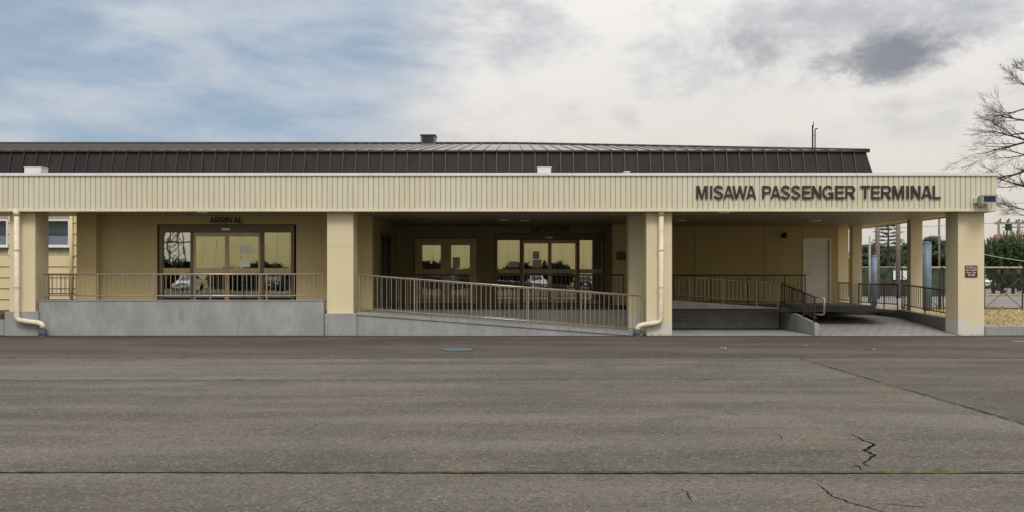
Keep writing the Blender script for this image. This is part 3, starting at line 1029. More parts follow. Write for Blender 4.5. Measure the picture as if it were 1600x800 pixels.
def hand_letter(ch, x0, x1, z0, z1, yf, depth, m, parent):
    w = (x1 - x0) / (z1 - z0)            # width in letter heights
    fx = lambda u: x0 + u * (z1 - z0)
    fz = lambda v: z0 + v * (z1 - z0)
    mb = MB()
    h = TK / 2
    if ch in HAND:
        mb.prism([(x0 + u * (x1 - x0), z0 + v * (z1 - z0)) for u, v in HAND[ch]], 'y', yf, yf + depth)
    elif ch == 'A':
        mb.prism([(x0 + u * (x1 - x0), z0 + v * (z1 - z0)) for u, v in AH], 'y', yf, yf + depth)
        mb.prism([(x1 - u * (x1 - x0), z0 + v * (z1 - z0)) for u, v in reversed(AH)], 'y', yf, yf + depth)
    elif ch in 'PRDU':
        if ch == 'U':
            stroke(mb, [(h, 1), (h, .33)] + arc(w / 2, .32, w / 2 - h, .32 - h, 180, 360, 12) + [(w - h, 1)], TK, yf, depth, fx, fz)
        else:
            mb.prism([(fx(0), z0), (fx(TK), z0), (fx(TK), z1), (fx(0), z1)], 'y', yf, yf + depth)
            lo = .40 if ch != 'D' else 0.0
            rr = (1 - lo) / 2 - h
            k = min(w - h - TK - .02, rr + (.12 if ch == 'D' else 0))
            cx = w - h - k
            stroke(mb, [(TK, 1 - h), (cx, 1 - h)] + arc(cx, 1 - h - rr, k, rr, 90, -90, 10)[1:] + [(TK, lo + h)], TK * .95, yf, depth, fx, fz)
            if ch == 'R':
                mb.prism([(fx(w * .42), fz(lo - .002)), (fx(w * .70), z0), (fx(w), z0), (fx(w * .72), fz(lo - .002))], 'y', yf, yf + depth)
    elif ch == 'S':
        a, c = w / 2 - h, .5
        r1 = .25 - h * .5
        stroke(mb, arc(c * w, 1 - h - r1, a, r1, 10, 180, 10) + arc(w / 2, .5 + .04, a, .5 + .04 - (1 - h - 2 * r1) + .0001, 180, 181, 1)[:0] +
               [(w * .30, .555), (w * .70, .455)] + arc(c * w, h + r1, a, r1, 10, -172, 12), TK, yf, depth, fx, fz)
    elif ch == 'G':
        stroke(mb, arc(w / 2, .5, w / 2 - h, .5 - h, 38, 318, 20), TK, yf, depth, fx, fz)
        mb.prism([(fx(w * .53), fz(.36)), (fx(w - TK * .9), fz(.36)), (fx(w - TK * .9), fz(.05)), (fx(w - .01), fz(.0)), (fx(w - .01), fz(.50)), (fx(w * .53), fz(.50))], 'y', yf - .001, yf + depth)
    else:
        return None
    return mb.build('letter', m, parent)


def letter(ch, x0, x1, z0, z1, yf, depth, m, parent, bold=0.012):
    """fit a glyph into a box on a wall facing -y (front at yf)"""
    if bold > .001:
        o = hand_letter(ch, x0, x1, z0, z1, yf, depth, m, parent)
        if o:
            return o
    me = glyph(ch, bold)
    xs = [v.co.x for v in me.vertices]
    ys = [v.co.y for v in me.vertices]
    ax, bx, ay, by = min(xs), max(xs), min(ys), max(ys)
    for v in me.vertices:
        u = (v.co.x - ax) / (bx - ax)
        w = (v.co.y - ay) / (by - ay)
        v.co = (x0 + u * (x1 - x0), yf + (0.5 - v.co.z) * depth, z0 + w * (z1 - z0))
    bm = bmesh.new()
    bm.from_mesh(me)
    bmesh.ops.recalc_face_normals(bm, faces=bm.faces)
    bm.to_mesh(me)
    bm.free()
    me.materials.clear()
    me.materials.append(M[m])
    for p in me.polygons:
        p.use_smooth = False
    return put('letter', me, parent)


SIGN = thing('sign_lettering', 'large brown raised letters reading MISAWA PASSENGER TERMINAL on the ribbed fascia', 'sign', (X(1087, FY), FY, 3.5))
SIGN.location = (0, 0, 0)
runs = [('M', 133, 262), ('I', 292, 315), ('S', 335, 440), ('A', 445, 560), ('W', 546, 714), ('A', 703, 815),
        ('P', 885, 988), ('A', 980, 1093), ('S', 1098, 1200), ('S', 1215, 1318), ('E', 1340, 1438), ('N', 1450, 1556),
        ('G', 1570, 1697), ('E', 1715, 1819), ('R', 1832, 1942), ('T', 2002, 2112), ('E', 2124, 2227), ('R', 2239, 2352),
        ('M', 2365, 2499), ('I', 2527, 2552), ('N', 2577, 2685), ('A', 2695, 2817), ('L', 2827, 2915)]
for ch, a, b in runs:
    o = 0.5 if ch in 'SG' else 0
    letter(ch, X(1070 + a / 7.273, FY - .06), X(1070 + b / 7.273, FY - .06), Z(310.7 + o, FY - .06), Z(290.2 - o, FY - .06), FY - .042, 0.028, 'letter_brown', SIGN, 0.018)


def word(txt, px0, px1, py0, py1, yf, m, parent, depth=0.02, weights=None, bold=0.012):
    wd = {'I': .36, 'M': 1.1, 'W': 1.35, ' ': .5, '-': .45, 'i': .3, 'l': .3, 'r': .5, 't': .45, 'f': .4, 'm': 1.25, 'd': .85, 'o': .85, 'n': .8, 'a': .8, 'p': .85, 'e': .8, 's': .7, 'u': .8, 'y': .8, '0': .85, '1': .5, '6': .85, '8': .85}
    tot = sum(wd.get(c, 1.0) for c in txt)
    x0, x1 = X(px0, yf), X(px1, yf)
    z0, z1 = Z(py1, yf), Z(py0, yf)
    x = x0
    for c in txt:
        w = wd.get(c, 1.0) / tot * (x1 - x0)
        if c != ' ':
            zz0, zz1 = z0, z1
            if c in 'aeomnrsuv':
                zz1 = z0 + (z1 - z0) * .72
            if c in 'py':
                zz0, zz1 = z0 - (z1 - z0) * .22, z0 + (z1 - z0) * .72
            if c == '-':
                zz0, zz1 = z0 + (z1 - z0) * .38, z0 + (z1 - z0) * .5
            letter(c, x + w * .08, x + w * .92, zz0, zz1, yf, depth, m, parent, bold)
        x += w


AR = thing('sign_lettering', 'small dark letters reading ARRIVAL above the left sliding doors', 'sign')
word('ARRIVAL', 327, 381, 339.5, 348.5, WY - .025, 'letter_dark', AR)
DE = thing('sign_lettering', 'small dark letters reading DEPARTURE above the right sliding doors', 'sign')
word('DEPARTURE', 829.5, 891, 354.5, 362.5, BY - .025, 'letter_dark', DE)

# plaques
PL = thing('wall_plaque', 'small brown plaque with four lines of white text on the right column', 'sign')
pa, pb = X(1508.3, -.02), X(1527.5, -.02)
MB().box(pa, pb, -.022, -.002, Z(433.2, 0), Z(414.8, 0)).build('plate', 'plaque_brown', PL, bevel=0.004)
for i, tx in enumerate(('AMC JESS Rooms', 'Hours of Operation', 'Monday - Friday', '0600 - 1800')):
    ins = (1.3, 1.0, 2.4, 4.2)[i]
    yy = 416.4 + i * 4.1
    word(tx, 1508.3 + ins, 1527.5 - ins, yy, yy + (2.9 if i == 0 else 2.5), -.026, 'white_paint', PL, 0.003, bold=0.0)
P2 = thing('wall_plaque', 'small dark plaque with pale text lines beside the departure doors', 'sign')
q0, q1 = X(963.5, 5.98), X(977.5, 5.98)
MB().box(q0, q1, 5.978, 5.998, Z(406.5, 5.98), Z(393, 5.98)).build('plate', 'grey_sign', P2)
for i in range(4):
    word(('AMC JESS Rooms', 'Hours of Operation', 'Monday - Friday', '0600 - 1800')[i], 964.2 + (0, 0, .8, 2)[i], 976.8 - (0, 0, .8, 2)[i], 394 + i * 3.1, 395.9 + i * 3.1, 5.974, 'pole_grey', P2, 0.003, bold=0.0)

# ================================================================== FLOORS, RAMPS, CONCRETE
structure(MB().box(-12.75, -4.03, .22, WY - .003, 0, FZ).box(AX1 + .003, 3.2, 1.76, BY - .003, 0, FZ).box(-4.03, AX1 + .003, .22, WY - .003, 0, FZ).build('platform', 'kerb_dark'))  # dark kerb colour stands in for canopy shade on the platform
structure(MB().box(3.96, 10.97, 5.32, BY - .003, 0, FZ).box(10.98, 11.5, 5.32, 16, 0, FZ - .004).build('platform', 'kerb_dark'))  # dark kerb colour carries the shade at the back of the bay
RX0, RX1 = -4.0, 3.37
rz = lambda x: .60 + (x - RX0) * (.045 - .60) / (RX1 - RX0)
structure(MB().prism([(RX0, 0.004), (RX1, 0.004), (RX1, rz(RX1)), (RX0, rz(RX0))], 'y', .24, 1.755).build('ramp', 'floor_tile'))
structure(MB().hexa([(7.94, -.04, 0), (11.48, -.04, 0), (11.48, 3.4, 0), (7.94, 3.4, 0), (7.94, -.04, .006), (11.48, -.04, .006), (11.48, 3.4, .30), (7.94, 3.4, .30)]).build('ramp', 'floor_tile'))
structure(MB().box(7.80, 11.48, 3.402, 5.318, 0, .30).build('landing', 'concrete_pale'))  # paler than the ramp tile to make up for the canopy shadow
structure(MB().prism([(7.797, 0.004), (7.797, .30), (4.2, .58), (4.2, 0.004)], 'y', 3.17, 5.316).build('ramp', 'floor_tile'))
structure(MB().box(4.0, 7.77, .02, 2.98, -.02, .012).build('pavement', 'concrete_tile'))

PA = thing('concrete_parapet', 'stained pale concrete parapet below the arrival railing', 'wall')
MB().box(-12.20, -4.85, .0, .20, 0, Z(470.5, 0)).build('wall', 'concrete', PA, bevel=0.008)
MB().box(-12.20, -4.85, -.012, .212, Z(470.5, 0) + .001, Z(469, 0)).build('coping', 'concrete_tile', PA)
RW = thing('ramp_wall', 'wedge shaped concrete wall with tile coping under the sloping ramp railing', 'wall')
MB().prism([(RX0, 0), (RX1, 0), (RX1, rz(RX1) - .06), (RX0, rz(RX0) - .06)], 'y', .02, .236).build('wall', 'concrete', RW)
nt = 23
for i in range(nt):
    a = RX0 + (RX1 - RX0) * i / nt + .003
    b = RX0 + (RX1 - RX0) * (i + 1) / nt - .003
    MB().prism([(a, max(.003, rz(a) - .058)), (b, max(.003, rz(b) - .058)), (b, rz(b) + .022), (a, rz(a) + .022)], 'y', -.006, .238).build('coping_tile', 'concrete_tile', RW)
IW = thing('ramp_wall', 'pale sloping kerb beam and grey block wall inside the right bay', 'wall')
k0, k1 = 4.0, 7.78
kz = lambda x: .83 + (x - 4.7) * (.62 - .83) / 3.0
MB().prism([(k0, kz(k0) - .32), (k1, kz(k1) - .32), (k1, kz(k1)), (k0, kz(k0))], 'y', 3.0, 3.165).build('kerb_beam', 'concrete_warm', IW, bevel=0.006)
for r_ in range(2):
    for c_ in range(4):
        a, b = k0 + c_ * .945, k0 + (c_ + 1) * .945
        z0, z1 = (.014, .205) if r_ == 0 else (.212, .30)
        if r_ == 0:
            MB().box(a + .004, b - .004, 3.045, 3.16, z0, z1).build('block', 'concrete_pale', IW)
        else:
            MB().prism([(a + .004, z0), (b - .004, z0), (b - .004, kz(b) - .325), (a + .004, kz(a) - .325)], 'y', 3.045, 3.16).build('block', 'concrete_pale', IW)
SWL = thing('ramp_wall', 'sloping concrete kerb wall with blunt front end beside the tiled ramp', 'wall')
MB().prism([(0.0, 0.0), (2.998, 0.0), (2.998, .62), (0.35, .345), (0.0, .31)], 'x', 7.80, 7.925).build('wall', 'concrete', SWL, bevel=0.006)
KB = thing('side_kerb', 'dark concrete kerb under the railings along the right side', 'kerb')
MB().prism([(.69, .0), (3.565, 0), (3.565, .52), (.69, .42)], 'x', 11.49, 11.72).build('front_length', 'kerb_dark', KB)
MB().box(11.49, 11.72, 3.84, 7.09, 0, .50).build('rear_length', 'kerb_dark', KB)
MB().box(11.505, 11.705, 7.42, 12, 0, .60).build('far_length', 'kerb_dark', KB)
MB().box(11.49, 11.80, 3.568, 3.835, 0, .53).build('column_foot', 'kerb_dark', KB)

# ================================================================== RAILINGS
cyl_cache = {}


def bar_mesh(name, h, r, m, n=6):
    k = (name, round(h, 3), r, m)
    if k not in cyl_cache:
        cyl_cache[k] = MB().tube([(0, 0, 0), (0, 0, h)], r, n).mesh(name, m, smooth=False)
    return cyl_cache[k]


def railing(label, p0, p1, drop, foot, posts, m='rail_bronze', pitch=0.1225, rtop=0.022, inset=0.0, end_posts=True, pr=0.020, br=0.0085, group=None):
    """p0,p1: ends of the top rail; drop: top rail to bottom rail; foot: bottom rail to ground; posts: fractions"""
    p0, p1 = Vector(p0), Vector(p1)
    rl = thing('railing', label, 'railing', group=group)
    MB().tube([p0, p1], rtop, 10).build('top_rail', m, rl, smooth=True)
    d = Vector((0, 0, -drop))
    MB().tube([p0 + d, p1 + d], rtop * .72, 8).build('bottom_rail', m, rl, smooth=True)
    pm_ = bar_mesh('post', drop + foot, pr, m, 8)
    for f in posts:
        q = p0.lerp(p1, f)
        put('post', pm_, rl, (q.x, q.y, q.z - drop - foot))
    L = math.hypot(p1.x - p0.x, p1.y - p0.y)
    n = max(2, int(round(L / pitch)))
    bm_ = bar_mesh('baluster', drop, br, m, 6)
    for i in range(1, n):
        f = i / n
        if any(abs(f - q) * L < pitch * .45 for q in posts):
            continue
        q = p0.lerp(p1, f)
        put('baluster', bm_, rl, (q.x, q.y, q.z - drop))
    return rl


ry = .10
zt_ = Z(428.5, ry)
railing('long level railing on the concrete parapet before the arrival doors', (X(66, ry), ry, zt_), (X(504.5, ry), ry, zt_),
        .555, .14, [0.002] + [(240.6 + 88 * k - 66) / 438.5 for k in (-1, 0, 1, 2)] + [.998])
railing('short railing at the back of the arrival walkway beside the left column', (-12.62, 1.30, 1.58), (-11.82, 1.30, 1.58), .52, .45, [0.02, .98], m='rail_dark')
ra, rb = (X(560, .12), .12, Z(429.5, .12)), (X(1003, .12), .12, Z(462.5, .12))
railing('front railing sloping down the ramp from the second column', ra, rb, .87, .125, [0.003] + [(x - 560) / 443 for x in (647.5, 736.5, 825.5, 914.5)] + [.997])
railing('rear railing sloping down the ramp against the platform', (X(566, 1.62), 1.62, 1.54), (3.42, 1.62, .97), .86, .06, [.0, .2, .4, .6, .8, 1.0], m='rail_bronze', pitch=.25, rtop=.016)
railing('level dark railing along the departure platform edge', (X(600, 1.85), 1.85, Z(429.5, 1.85)), (X(974, 1.85), 1.85, Z(429.5, 1.85)), .86, .13, [0.0, .2, .4, .6, .8, 1.0], m='rail_dark', pitch=.1225)
yk = 3.08
railing('sloping railing on the kerb beam inside the right bay', (4.05, yk, 1.525 + .65 * .0683), (7.76, yk, 1.525 - 3.06 * .0683), .54, .16,
        [.02, .30, .565, .83, .995], pitch=.118)
railing('railing descending towards the viewer on the blunt kerb wall', (7.86, yk, 1.316), (7.86, .02, .985), .54, .15, [.0, .33, .66, .94], m='rail_dark', pitch=.118)
hr = thing('handrail_end', 'pale looped handrail end beside the blunt kerb wall', 'handrail')
MB().tube([(7.88, .32, 1.0), (8.02, .02, .985), (8.05, -.01, .96), (8.05, -.01, .56), (8.02, .02, .545), (7.88, .3, .55)], 0.022, 8).build('loop', 'rail_bronze', hr, smooth=True)
railing('level railing along the rear platform before the service door', (3.97, 5.40, Z(430, 5.4)), (X(1258, 5.4), 5.40, Z(430, 5.4)), .84, .12, [.0, .22, .44, .66, .88, 1.0], m='rail_dark', pitch=.1225)
railing('dark railing between the two middle right side columns', (11.60, 7.05, 1.265), (11.60, 3.90, 1.285), .60, .19, [0.01, .34, .67, .99], m='rail_dark', pitch=.14)
railing('dark railing sloping between the second side column and the front right column', (11.60, 3.50, 1.285), (11.60, .72, 1.145), .60, .13, [0.01, .5, .99], m='rail_dark', pitch=.14)
railing('short dark railing glimpsed between the two rear side columns', (11.60, 8.95, 1.285), (11.60, 7.45, 1.285), .60, .10, [0.01, .99], m='rail_dark', pitch=.14)

# ================================================================== DRAIN PIPES
def downpipe(px, side, label, zbot, px_end):
    xx = X(px, -.09)
    t = thing('drain_pipe', label, 'pipe')
    yy = -.10
    if side > 0:
        yy = -.18
    pts = [(xx, yy, SZ + .05), (xx, yy, zbot + .12), (xx + side * .02, yy, zbot + .05), (xx + side * .07, yy, zbot + .012), (xx + side * .13, yy, zbot)]
    xe = X(px_end, yy)
    pts += [(xe - side * .12, yy, zbot - .055), (xe - side * .05, yy, zbot - .075), (xe - side * .01, yy, zbot - .12), (xe, yy, zbot - .19)]
    MB().tube(pts, .067, 14).build('pipe', 'pipe_cream', t, smooth=True)
    MB().tube([(xx, yy, SZ + .02), (xx, yy, SZ - .10)], .088, 14).build('socket', 'pipe_cream', t, smooth=True)
    for z in (2.2, 1.25):
        MB().tube([(xx, yy, z), (xx, yy, z + .025)], .080, 14).box(xx - .02, xx + .02, yy + .05, -.001 if side < 0 else -.082, z, z + .025).build('bracket', 'pipe_cream', t)
    MB().tube([(xe, yy, .17), (xe, yy, .07), (xe, yy, .065), (xe, yy, 0)], [.10, .10, .075, .075], 14).build('drain_cup', 'iron_blue', t)
    return t


downpipe(29, 1, 'cream drain pipe bending right at the foot of the left column', .40, 67)
downpipe(1033, -1, 'cream drain pipe bending left at the foot of the third column', .34, 996)

# ================================================================== SMALL FIXTURES
fl = thing('floodlight', 'grey box floodlight on a bracket at the right end of the fascia', 'lamp')
fa, fb = X(1532, FY - .3), X(1557.5, FY - .3)
fz0, fz1 = Z(317.5, FY - .3), Z(304.8, FY - .3)
yb_, yf_ = FY - .12, FY - .34
MB().hexa([(fa + .03, yb_, fz0 + .03), (fb - .03, yb_, fz0 + .03), (fb, yf_, fz0), (fa, yf_, fz0)][0:4] +
          [(fa + .03, yb_, fz1 - .01), (fb - .03, yb_, fz1 - .01), (fb, yf_, fz1), (fa, yf_, fz1)]).build('housing', 'galvanised', fl, bevel=0.008)
MB().box(fa + .06, fb - .06, yf_ - .006, yf_ + .02, fz0 + .035, fz1 - .035).build('lens', 'lens_dark', fl)
MB().box(fa, fb, yf_ - .016, yf_ - .001, fz1 - .028, fz1).box(fa, fb, yf_ - .016, yf_ - .001, fz0, fz0 + .026).box(fa, fa + .055, yf_ - .016, yf_ - .001, fz0 + .026, fz1 - .028).box(fb - .055, fb, yf_ - .016, yf_ - .001, fz0 + .026, fz1 - .028).build('bezel', 'galvanised', fl)
MB().box(X(1521, FY), X(1527, FY), FY - .10, FY - .001, Z(318, FY), Z(309.5, FY)).build('junction_box', 'pipe_cream', fl, bevel=0.006)
MB().tube([(X(1527, FY), FY - .09, Z(311, FY)), (fa + .03, FY - .18, Z(310.5, FY))], .03, 8).build('knuckle', 'black_metal', fl)
MB().tube([(X(1524, FY), FY - .05, Z(318, FY)), (X(1526, FY), FY - .08, Z(324, FY)), (X(1530, FY), FY - .1, Z(325.5, FY)), (X(1534, FY), FY - .15, Z(323, FY)), (X(1534.5, FY), FY - .2, Z(317, FY))], .009, 6).build('cable', 'black_metal', fl)

lm = None
for i, (px, py) in enumerate(((316, 331.2), (788, 343.3), (820, 344.2), (1132, 331.2), (1065, 344.2), (1275, 344.2))):
    r_ = (SZ - CAMZ) * PPM / (428 - py)
    yy = (r_ - 1) * -CAMY
    yy = max(yy, -.15)
    r_ = 1 + yy / -CAMY
    c = thing('ceiling_light', ('round recessed soffit light above the arrival doors', 'left of two recessed soffit lights in the departure bay',
                                'right of two recessed soffit lights in the departure bay', 'recessed soffit light just behind the fascia lettering',
                                'recessed soffit light left in the right bay', 'recessed soffit light right in the right bay')[i], 'light',
              ((px - 800) * r_ / PPM, yy, SZ), 'recessed lights in the soffit')
    if lm is None:
        lm = (MB().tube([(0, 0, -.022), (0, 0, .002)], [.14, .16], 20).mesh('trim_ring', 'white_paint'), MB().tube([(0, 0, -.03), (0, 0, -.021)], [.07, .10], 16).mesh('lens', 'white_metal'))
    put('trim_ring', lm[0], c)
    put('lens', lm[1], c)

wl = thing('wall_lamp', 'small dark bulkhead lamp high on the wall of the right bay', 'lamp')
wx, wz = at(1225, 368, BY)
MB().tube([(wx, BY - .002, wz), (wx, BY - .05, wz)], .10, 18).build('base', 'black_metal', wl)
MB().tube([(wx, BY - .05, wz), (wx, BY - .13, wz - .02), (wx, BY - .16, wz - .03)], [.075, .07, .03], 14).build('globe', 'lens_dark', wl, smooth=True)
MB().box(wx - .012, wx + .012, BY - .185, BY - .05, wz + .06, wz + .09).build('guard', 'black_metal', wl)

for i, (x0, x1, yy, z1, lab) in enumerate(((X(38, 2.6), X(64, 2.6), 2.6, Z(260, 2.6), 'pale box vent on the canopy roof at the far left'),
                                         (X(840, 2.6), X(861, 2.6), 2.6, Z(260, 2.6), 'small pale box vent on the canopy roof near the middle'),
                                         (X(976, 2.6), X(984, 2.6), 2.6, Z(267.6, 2.6), 'tiny pale box vent barely above the canopy edge'))):
    v = thing('roof_vent', lab, 'vent')
    MB().box(x0, x1, yy, yy + .4, 4.02, z1 - .02).build('box', 'white_metal', v)
    MB().box(x0 - .015, x1 + .015, yy - .015, yy + .415, z1 - .02, z1).build('lid', 'white_metal', v)

ch = thing('roof_ventilator', 'dark square ventilator box standing on the roof ridge', 'ventilator')
ca, cb = X(656.5, RY - .4), X(681, RY - .4)
ct = Z(210, RY - .4)
MB().box(ca + .03, cb - .03, RY - .4, RY + .4, RZ_ - .25, ct - .06).build('housing', 'roof_top_seam', ch)
MB().box(ca, cb, RY - .44, RY + .44, ct - .06, ct).build('cap', 'roof_seam', ch)
for i in range(5):
    MB().box(ca + .12, cb - .12, RY - .425, RY - .40, RZ_ + .02 + i * .07, RZ_ + .06 + i * .07).build('louvre', 'roof_seam', ch)

ya = 8.3
for px, pt, bend, lab in ((1269.8, 196, 0, 'taller straight pole mast on the right of the roof'), (1273.6, 201, 1, 'shorter hooked pole mast on the right of the roof')):
    m_ = thing('roof_mast', lab, 'mast')
    xm, zm = at(px, pt, ya)
    pts = [(xm, ya, slope_z(ya) - .03), (xm, ya, zm - .04)] + ([(xm + .02, ya, zm), (xm + .09, ya, zm)] if bend else [(xm, ya, zm + .02)])
    MB().tube(pts, .028 if not bend else .022, 8).build('tube', 'roof_seam', m_)
    MB().tube([(xm, ya, slope_z(ya) - .02), (xm, ya, slope_z(ya) + .05)], .06, 8).build('flashing', 'roof_seam', m_)
    if not bend:
        MB().tube([(xm + .02, ya, zm - .1), (xm + .03, ya, zm + .14)], .012, 6).build('whip', 'roof_seam', m_)
        MB().tube([(xm, ya, zm - .35), (xm + .09, ya, zm - .35)], .010, 6).build('clamp', 'roof_seam', m_)

# ================================================================== LEFT WING (siding)
LW = thing('siding_wing', 'cream horizontal siding wing with white framed windows behind the left column', 'building')
ly = BY
WB, WT_ = .37, 3.98
win = [(-16.4, -14.87, 2.53, 3.43), (-19.4, X(13, BY), 2.53, 3.43)]
rows = []
z = WB
while z < WT_ - .05:
    rows.append((z, min(z + .367, WT_)))
    z += .367
for z0, z1 in rows:
    spans = [(-24.0, -11.82)]
    for a, b, c, d in win:
        if z1 > c + .02 and z0 < d - .02:
            ns = []
            for s0, s1 in spans:
                if a > s0 and b < s1:
                    ns += [(s0, a), (b, s1)]
                else:
                    ns.append((s0, s1))
            spans = ns
    for s0, s1 in spans:
        MB().hexa([(s0, ly - .035, z0 + .012), (s1, ly - .035, z0 + .012), (s1, ly + .05, z0 + .012), (s0, ly + .05, z0 + .012),
                   (s0, ly - .005, z1), (s1, ly - .005, z1), (s1, ly + .05, z1), (s0, ly + .05, z1)]).build('siding_board', 'siding_cream', LW)
wc = MB()
wc.box(-24, -19.4, ly + .05, ly + .2, 0, WT_).box(win[1][1], -16.4, ly + .05, ly + .2, 0, WT_).box(-14.87, -11.82, ly + .05, ly + .2, 0, WT_)
wc.box(-19.4, win[1][1], ly + .05, ly + .2, 0, 2.53).box(-16.4, -14.87, ly + .05, ly + .2, 0, 2.53).box(-19.4, win[1][1], ly + .05, ly + .2, 3.43, WT_).box(-16.4, -14.87, ly + .05, ly + .2, 3.43, WT_)
wc.build('wall', 'groove', LW)
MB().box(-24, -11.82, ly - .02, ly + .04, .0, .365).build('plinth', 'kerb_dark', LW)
MB().box(-24, -11.82, ly + 2.0, ly + 2.1, 0, WT_).box(-24, -11.82, ly + .2, ly + 2.1, WT_ + .002, WT_ + .04).build('inner_wall', 'room_dark', LW)
for a, b, c, d in win:
    w = MB().box(a, a + .05, ly - .05, ly + .06, c, d).box(b - .05, b, ly - .05, ly + .06, c, d).box(a + .05, b - .05, ly - .05, ly + .06, d - .05, d).box(a + .05, b - .05, ly - .05, ly + .06, c, c + .05).box((a + b) / 2 - .03, (a + b) / 2 + .03, ly - .03, ly + .05, c + .05, d - .05).build('window', 'sash_white', LW)
    MB().box(a - .04, b + .04, ly - .085, ly - .02, c - .045, c - .002).build('sill', 'sash_white', w)
    MB().box(a + .05, b - .05, ly + .01, ly + .016, c + .05, d - .05).build('pane', 'window_glass', w)
    k = 0
    xx = a + .06
    while xx < b - .1:
        MB().hexa([(xx, ly + .10, c), (xx + .085, ly + .125, c), (xx + .087, ly + .127, c), (xx, ly + .103, c),
                   (xx, ly + .10, d), (xx + .085, ly + .125, d), (xx + .087, ly + .127, d), (xx, ly + .103, d)]).build('blind_slat', 'blind', w)
        xx += .1
dp = thing('drain_pipe', 'thin cream drain pipe on the siding wall right of the window', 'pipe')
MB().tube([(X(113, BY), ly - .09, .35), (X(113, BY), ly - .09, 4.0)], .055, 10).build('pipe', 'siding_cream', dp, smooth=True)
MB().box(X(113, BY) - .07, X(113, BY) + .07, ly - .10, ly - .03, 2.2, 2.24).build('bracket', 'siding_cream', dp)
# bed at far left
kb = tag(MB().box(-24, -13.14, .10, .28, 0, Z(500, .1)).build('kerb', 'concrete', bevel=.01), 'low concrete kerb left of the left column', 'kerb')
structure(MB().box(-24, -12.78, .28, BY - .03, 0, .22).build('planting_bed', 'soil'))
random.seed(3)
lb = MB()
for i in range(1400):
    x, y = random.uniform(-17, -13.0), random.uniform(.35, 6.8)
    a = random.uniform(0, 6.28)
    h = random.uniform(.06, .2)
    lb.v += [(x, y, .21), (x + .03 * math.cos(a), y + .03 * math.sin(a), .21), (x + .05 * math.cos(a + 1), y + .05 * math.sin(a + 1), .22 + h)]
    lb.f.append((len(lb.v) - 3, len(lb.v) - 2, len(lb.v) - 1))
stuff(lb.build('ground_cover', 'juniper_leaf_warm'), 'low brownish ground cover in the bed left of the left column', 'ground cover')

# ================================================================== RIGHT SIDE
kr = tag(MB().box(12.20, 40, .0, .22, 0, Z(510, 0)).build('kerb', 'concrete', bevel=.012), 'low concrete kerb right of the right column', 'kerb')
structure(MB().box(12.19, 60, .222, 15.5, -.03, .20).build('turf_strip', 'dry_turf'))
structure(MB().box(11.73, 12.188, .70, 15.5, -.03, .25).build('paved_edge', 'concrete_warm'))
structure(MB().box(11.9, 90, 15.502, 41, -.03, .02).build('road', 'road_grey'))
structure(MB().box(8, 90, 41.002, 47, -.03, .10).build('verge', 'dry_turf'))
structure(MB().box(8, 120, 47.002, 120, -.03, .04).build('car_park', 'road_grey'))
random.seed(11)
tb = MB()
for i in range(15000):
    x, y = random.uniform(13, 24), random.uniform(.3, 15.4)
    e = noise.noise((x * .5, y * .5, 1)) * .5 + .5
    if random.random() > .25 + e:
        continue
    a = random.uniform(0, 6.28)
    h = random.uniform(.02, .09) * (.3 + 1.3 * e)
    w = .012
    tb.v += [(x - w * math.cos(a), y - w * math.sin(a), .20), (x + w * math.cos(a), y + w * math.sin(a), .20), (x + .05 * math.cos(a + 1), y + .05 * math.sin(a + 1), .20 + h)]
    tb.f.append((len(tb.v) - 3, len(tb.v) - 2, len(tb.v) - 1))
stuff(tb.build('dry_grass', 'dry_blade'), 'short dry yellow grass behind the low concrete kerb', 'grass')

# chain link fence with braced gates
FYY = 12.0
ftop = Z(418, FYY)


def link_mesh(w, h, p=.085, t=.0042):
    mb = MB()
    for sgn in (1, -1):
        c = -h
        while c < w + h:
            # line x = c + s*(z) clipped to the panel
            xa, xb = (c, c + h) if sgn > 0 else (c, c - h)
            za, zb_ = 0.0, h
            x0, z0, x1, z1 = xa, za, xb, zb_
            def clip(x0, z0, x1, z1, lim, low):
                if low:
                    if x0 < lim and x1 < lim:
                        return None
                    if x0 < lim:
                        f = (lim - x0) / (x1 - x0); x0, z0 = lim, z0 + f * (z1 - z0)
                    elif x1 < lim:
                        f = (lim - x0) / (x1 - x0); x1, z1 = lim, z0 + f * (z1 - z0)
                else:
                    if x0 > lim and x1 > lim:
                        return None
                    if x0 > lim:
                        f = (lim - x0) / (x1 - x0); x0, z0 = lim, z0 + f * (z1 - z0)
                    elif x1 > lim:
                        f = (lim - x0) / (x1 - x0); x1, z1 = lim, z0 + f * (z1 - z0)
                return x0, z0, x1, z1
            q = clip(x0, z0, x1, z1, 0.0, True)
            q = clip(*q, w, False) if q else None
            if q and abs(q[0] - q[2]) > .01:
                mb.tube([(q[0], t * sgn, q[1]), (q[2], t * sgn, q[3])], t, 3, cap=False)
            c += p * 1.414
    return mb


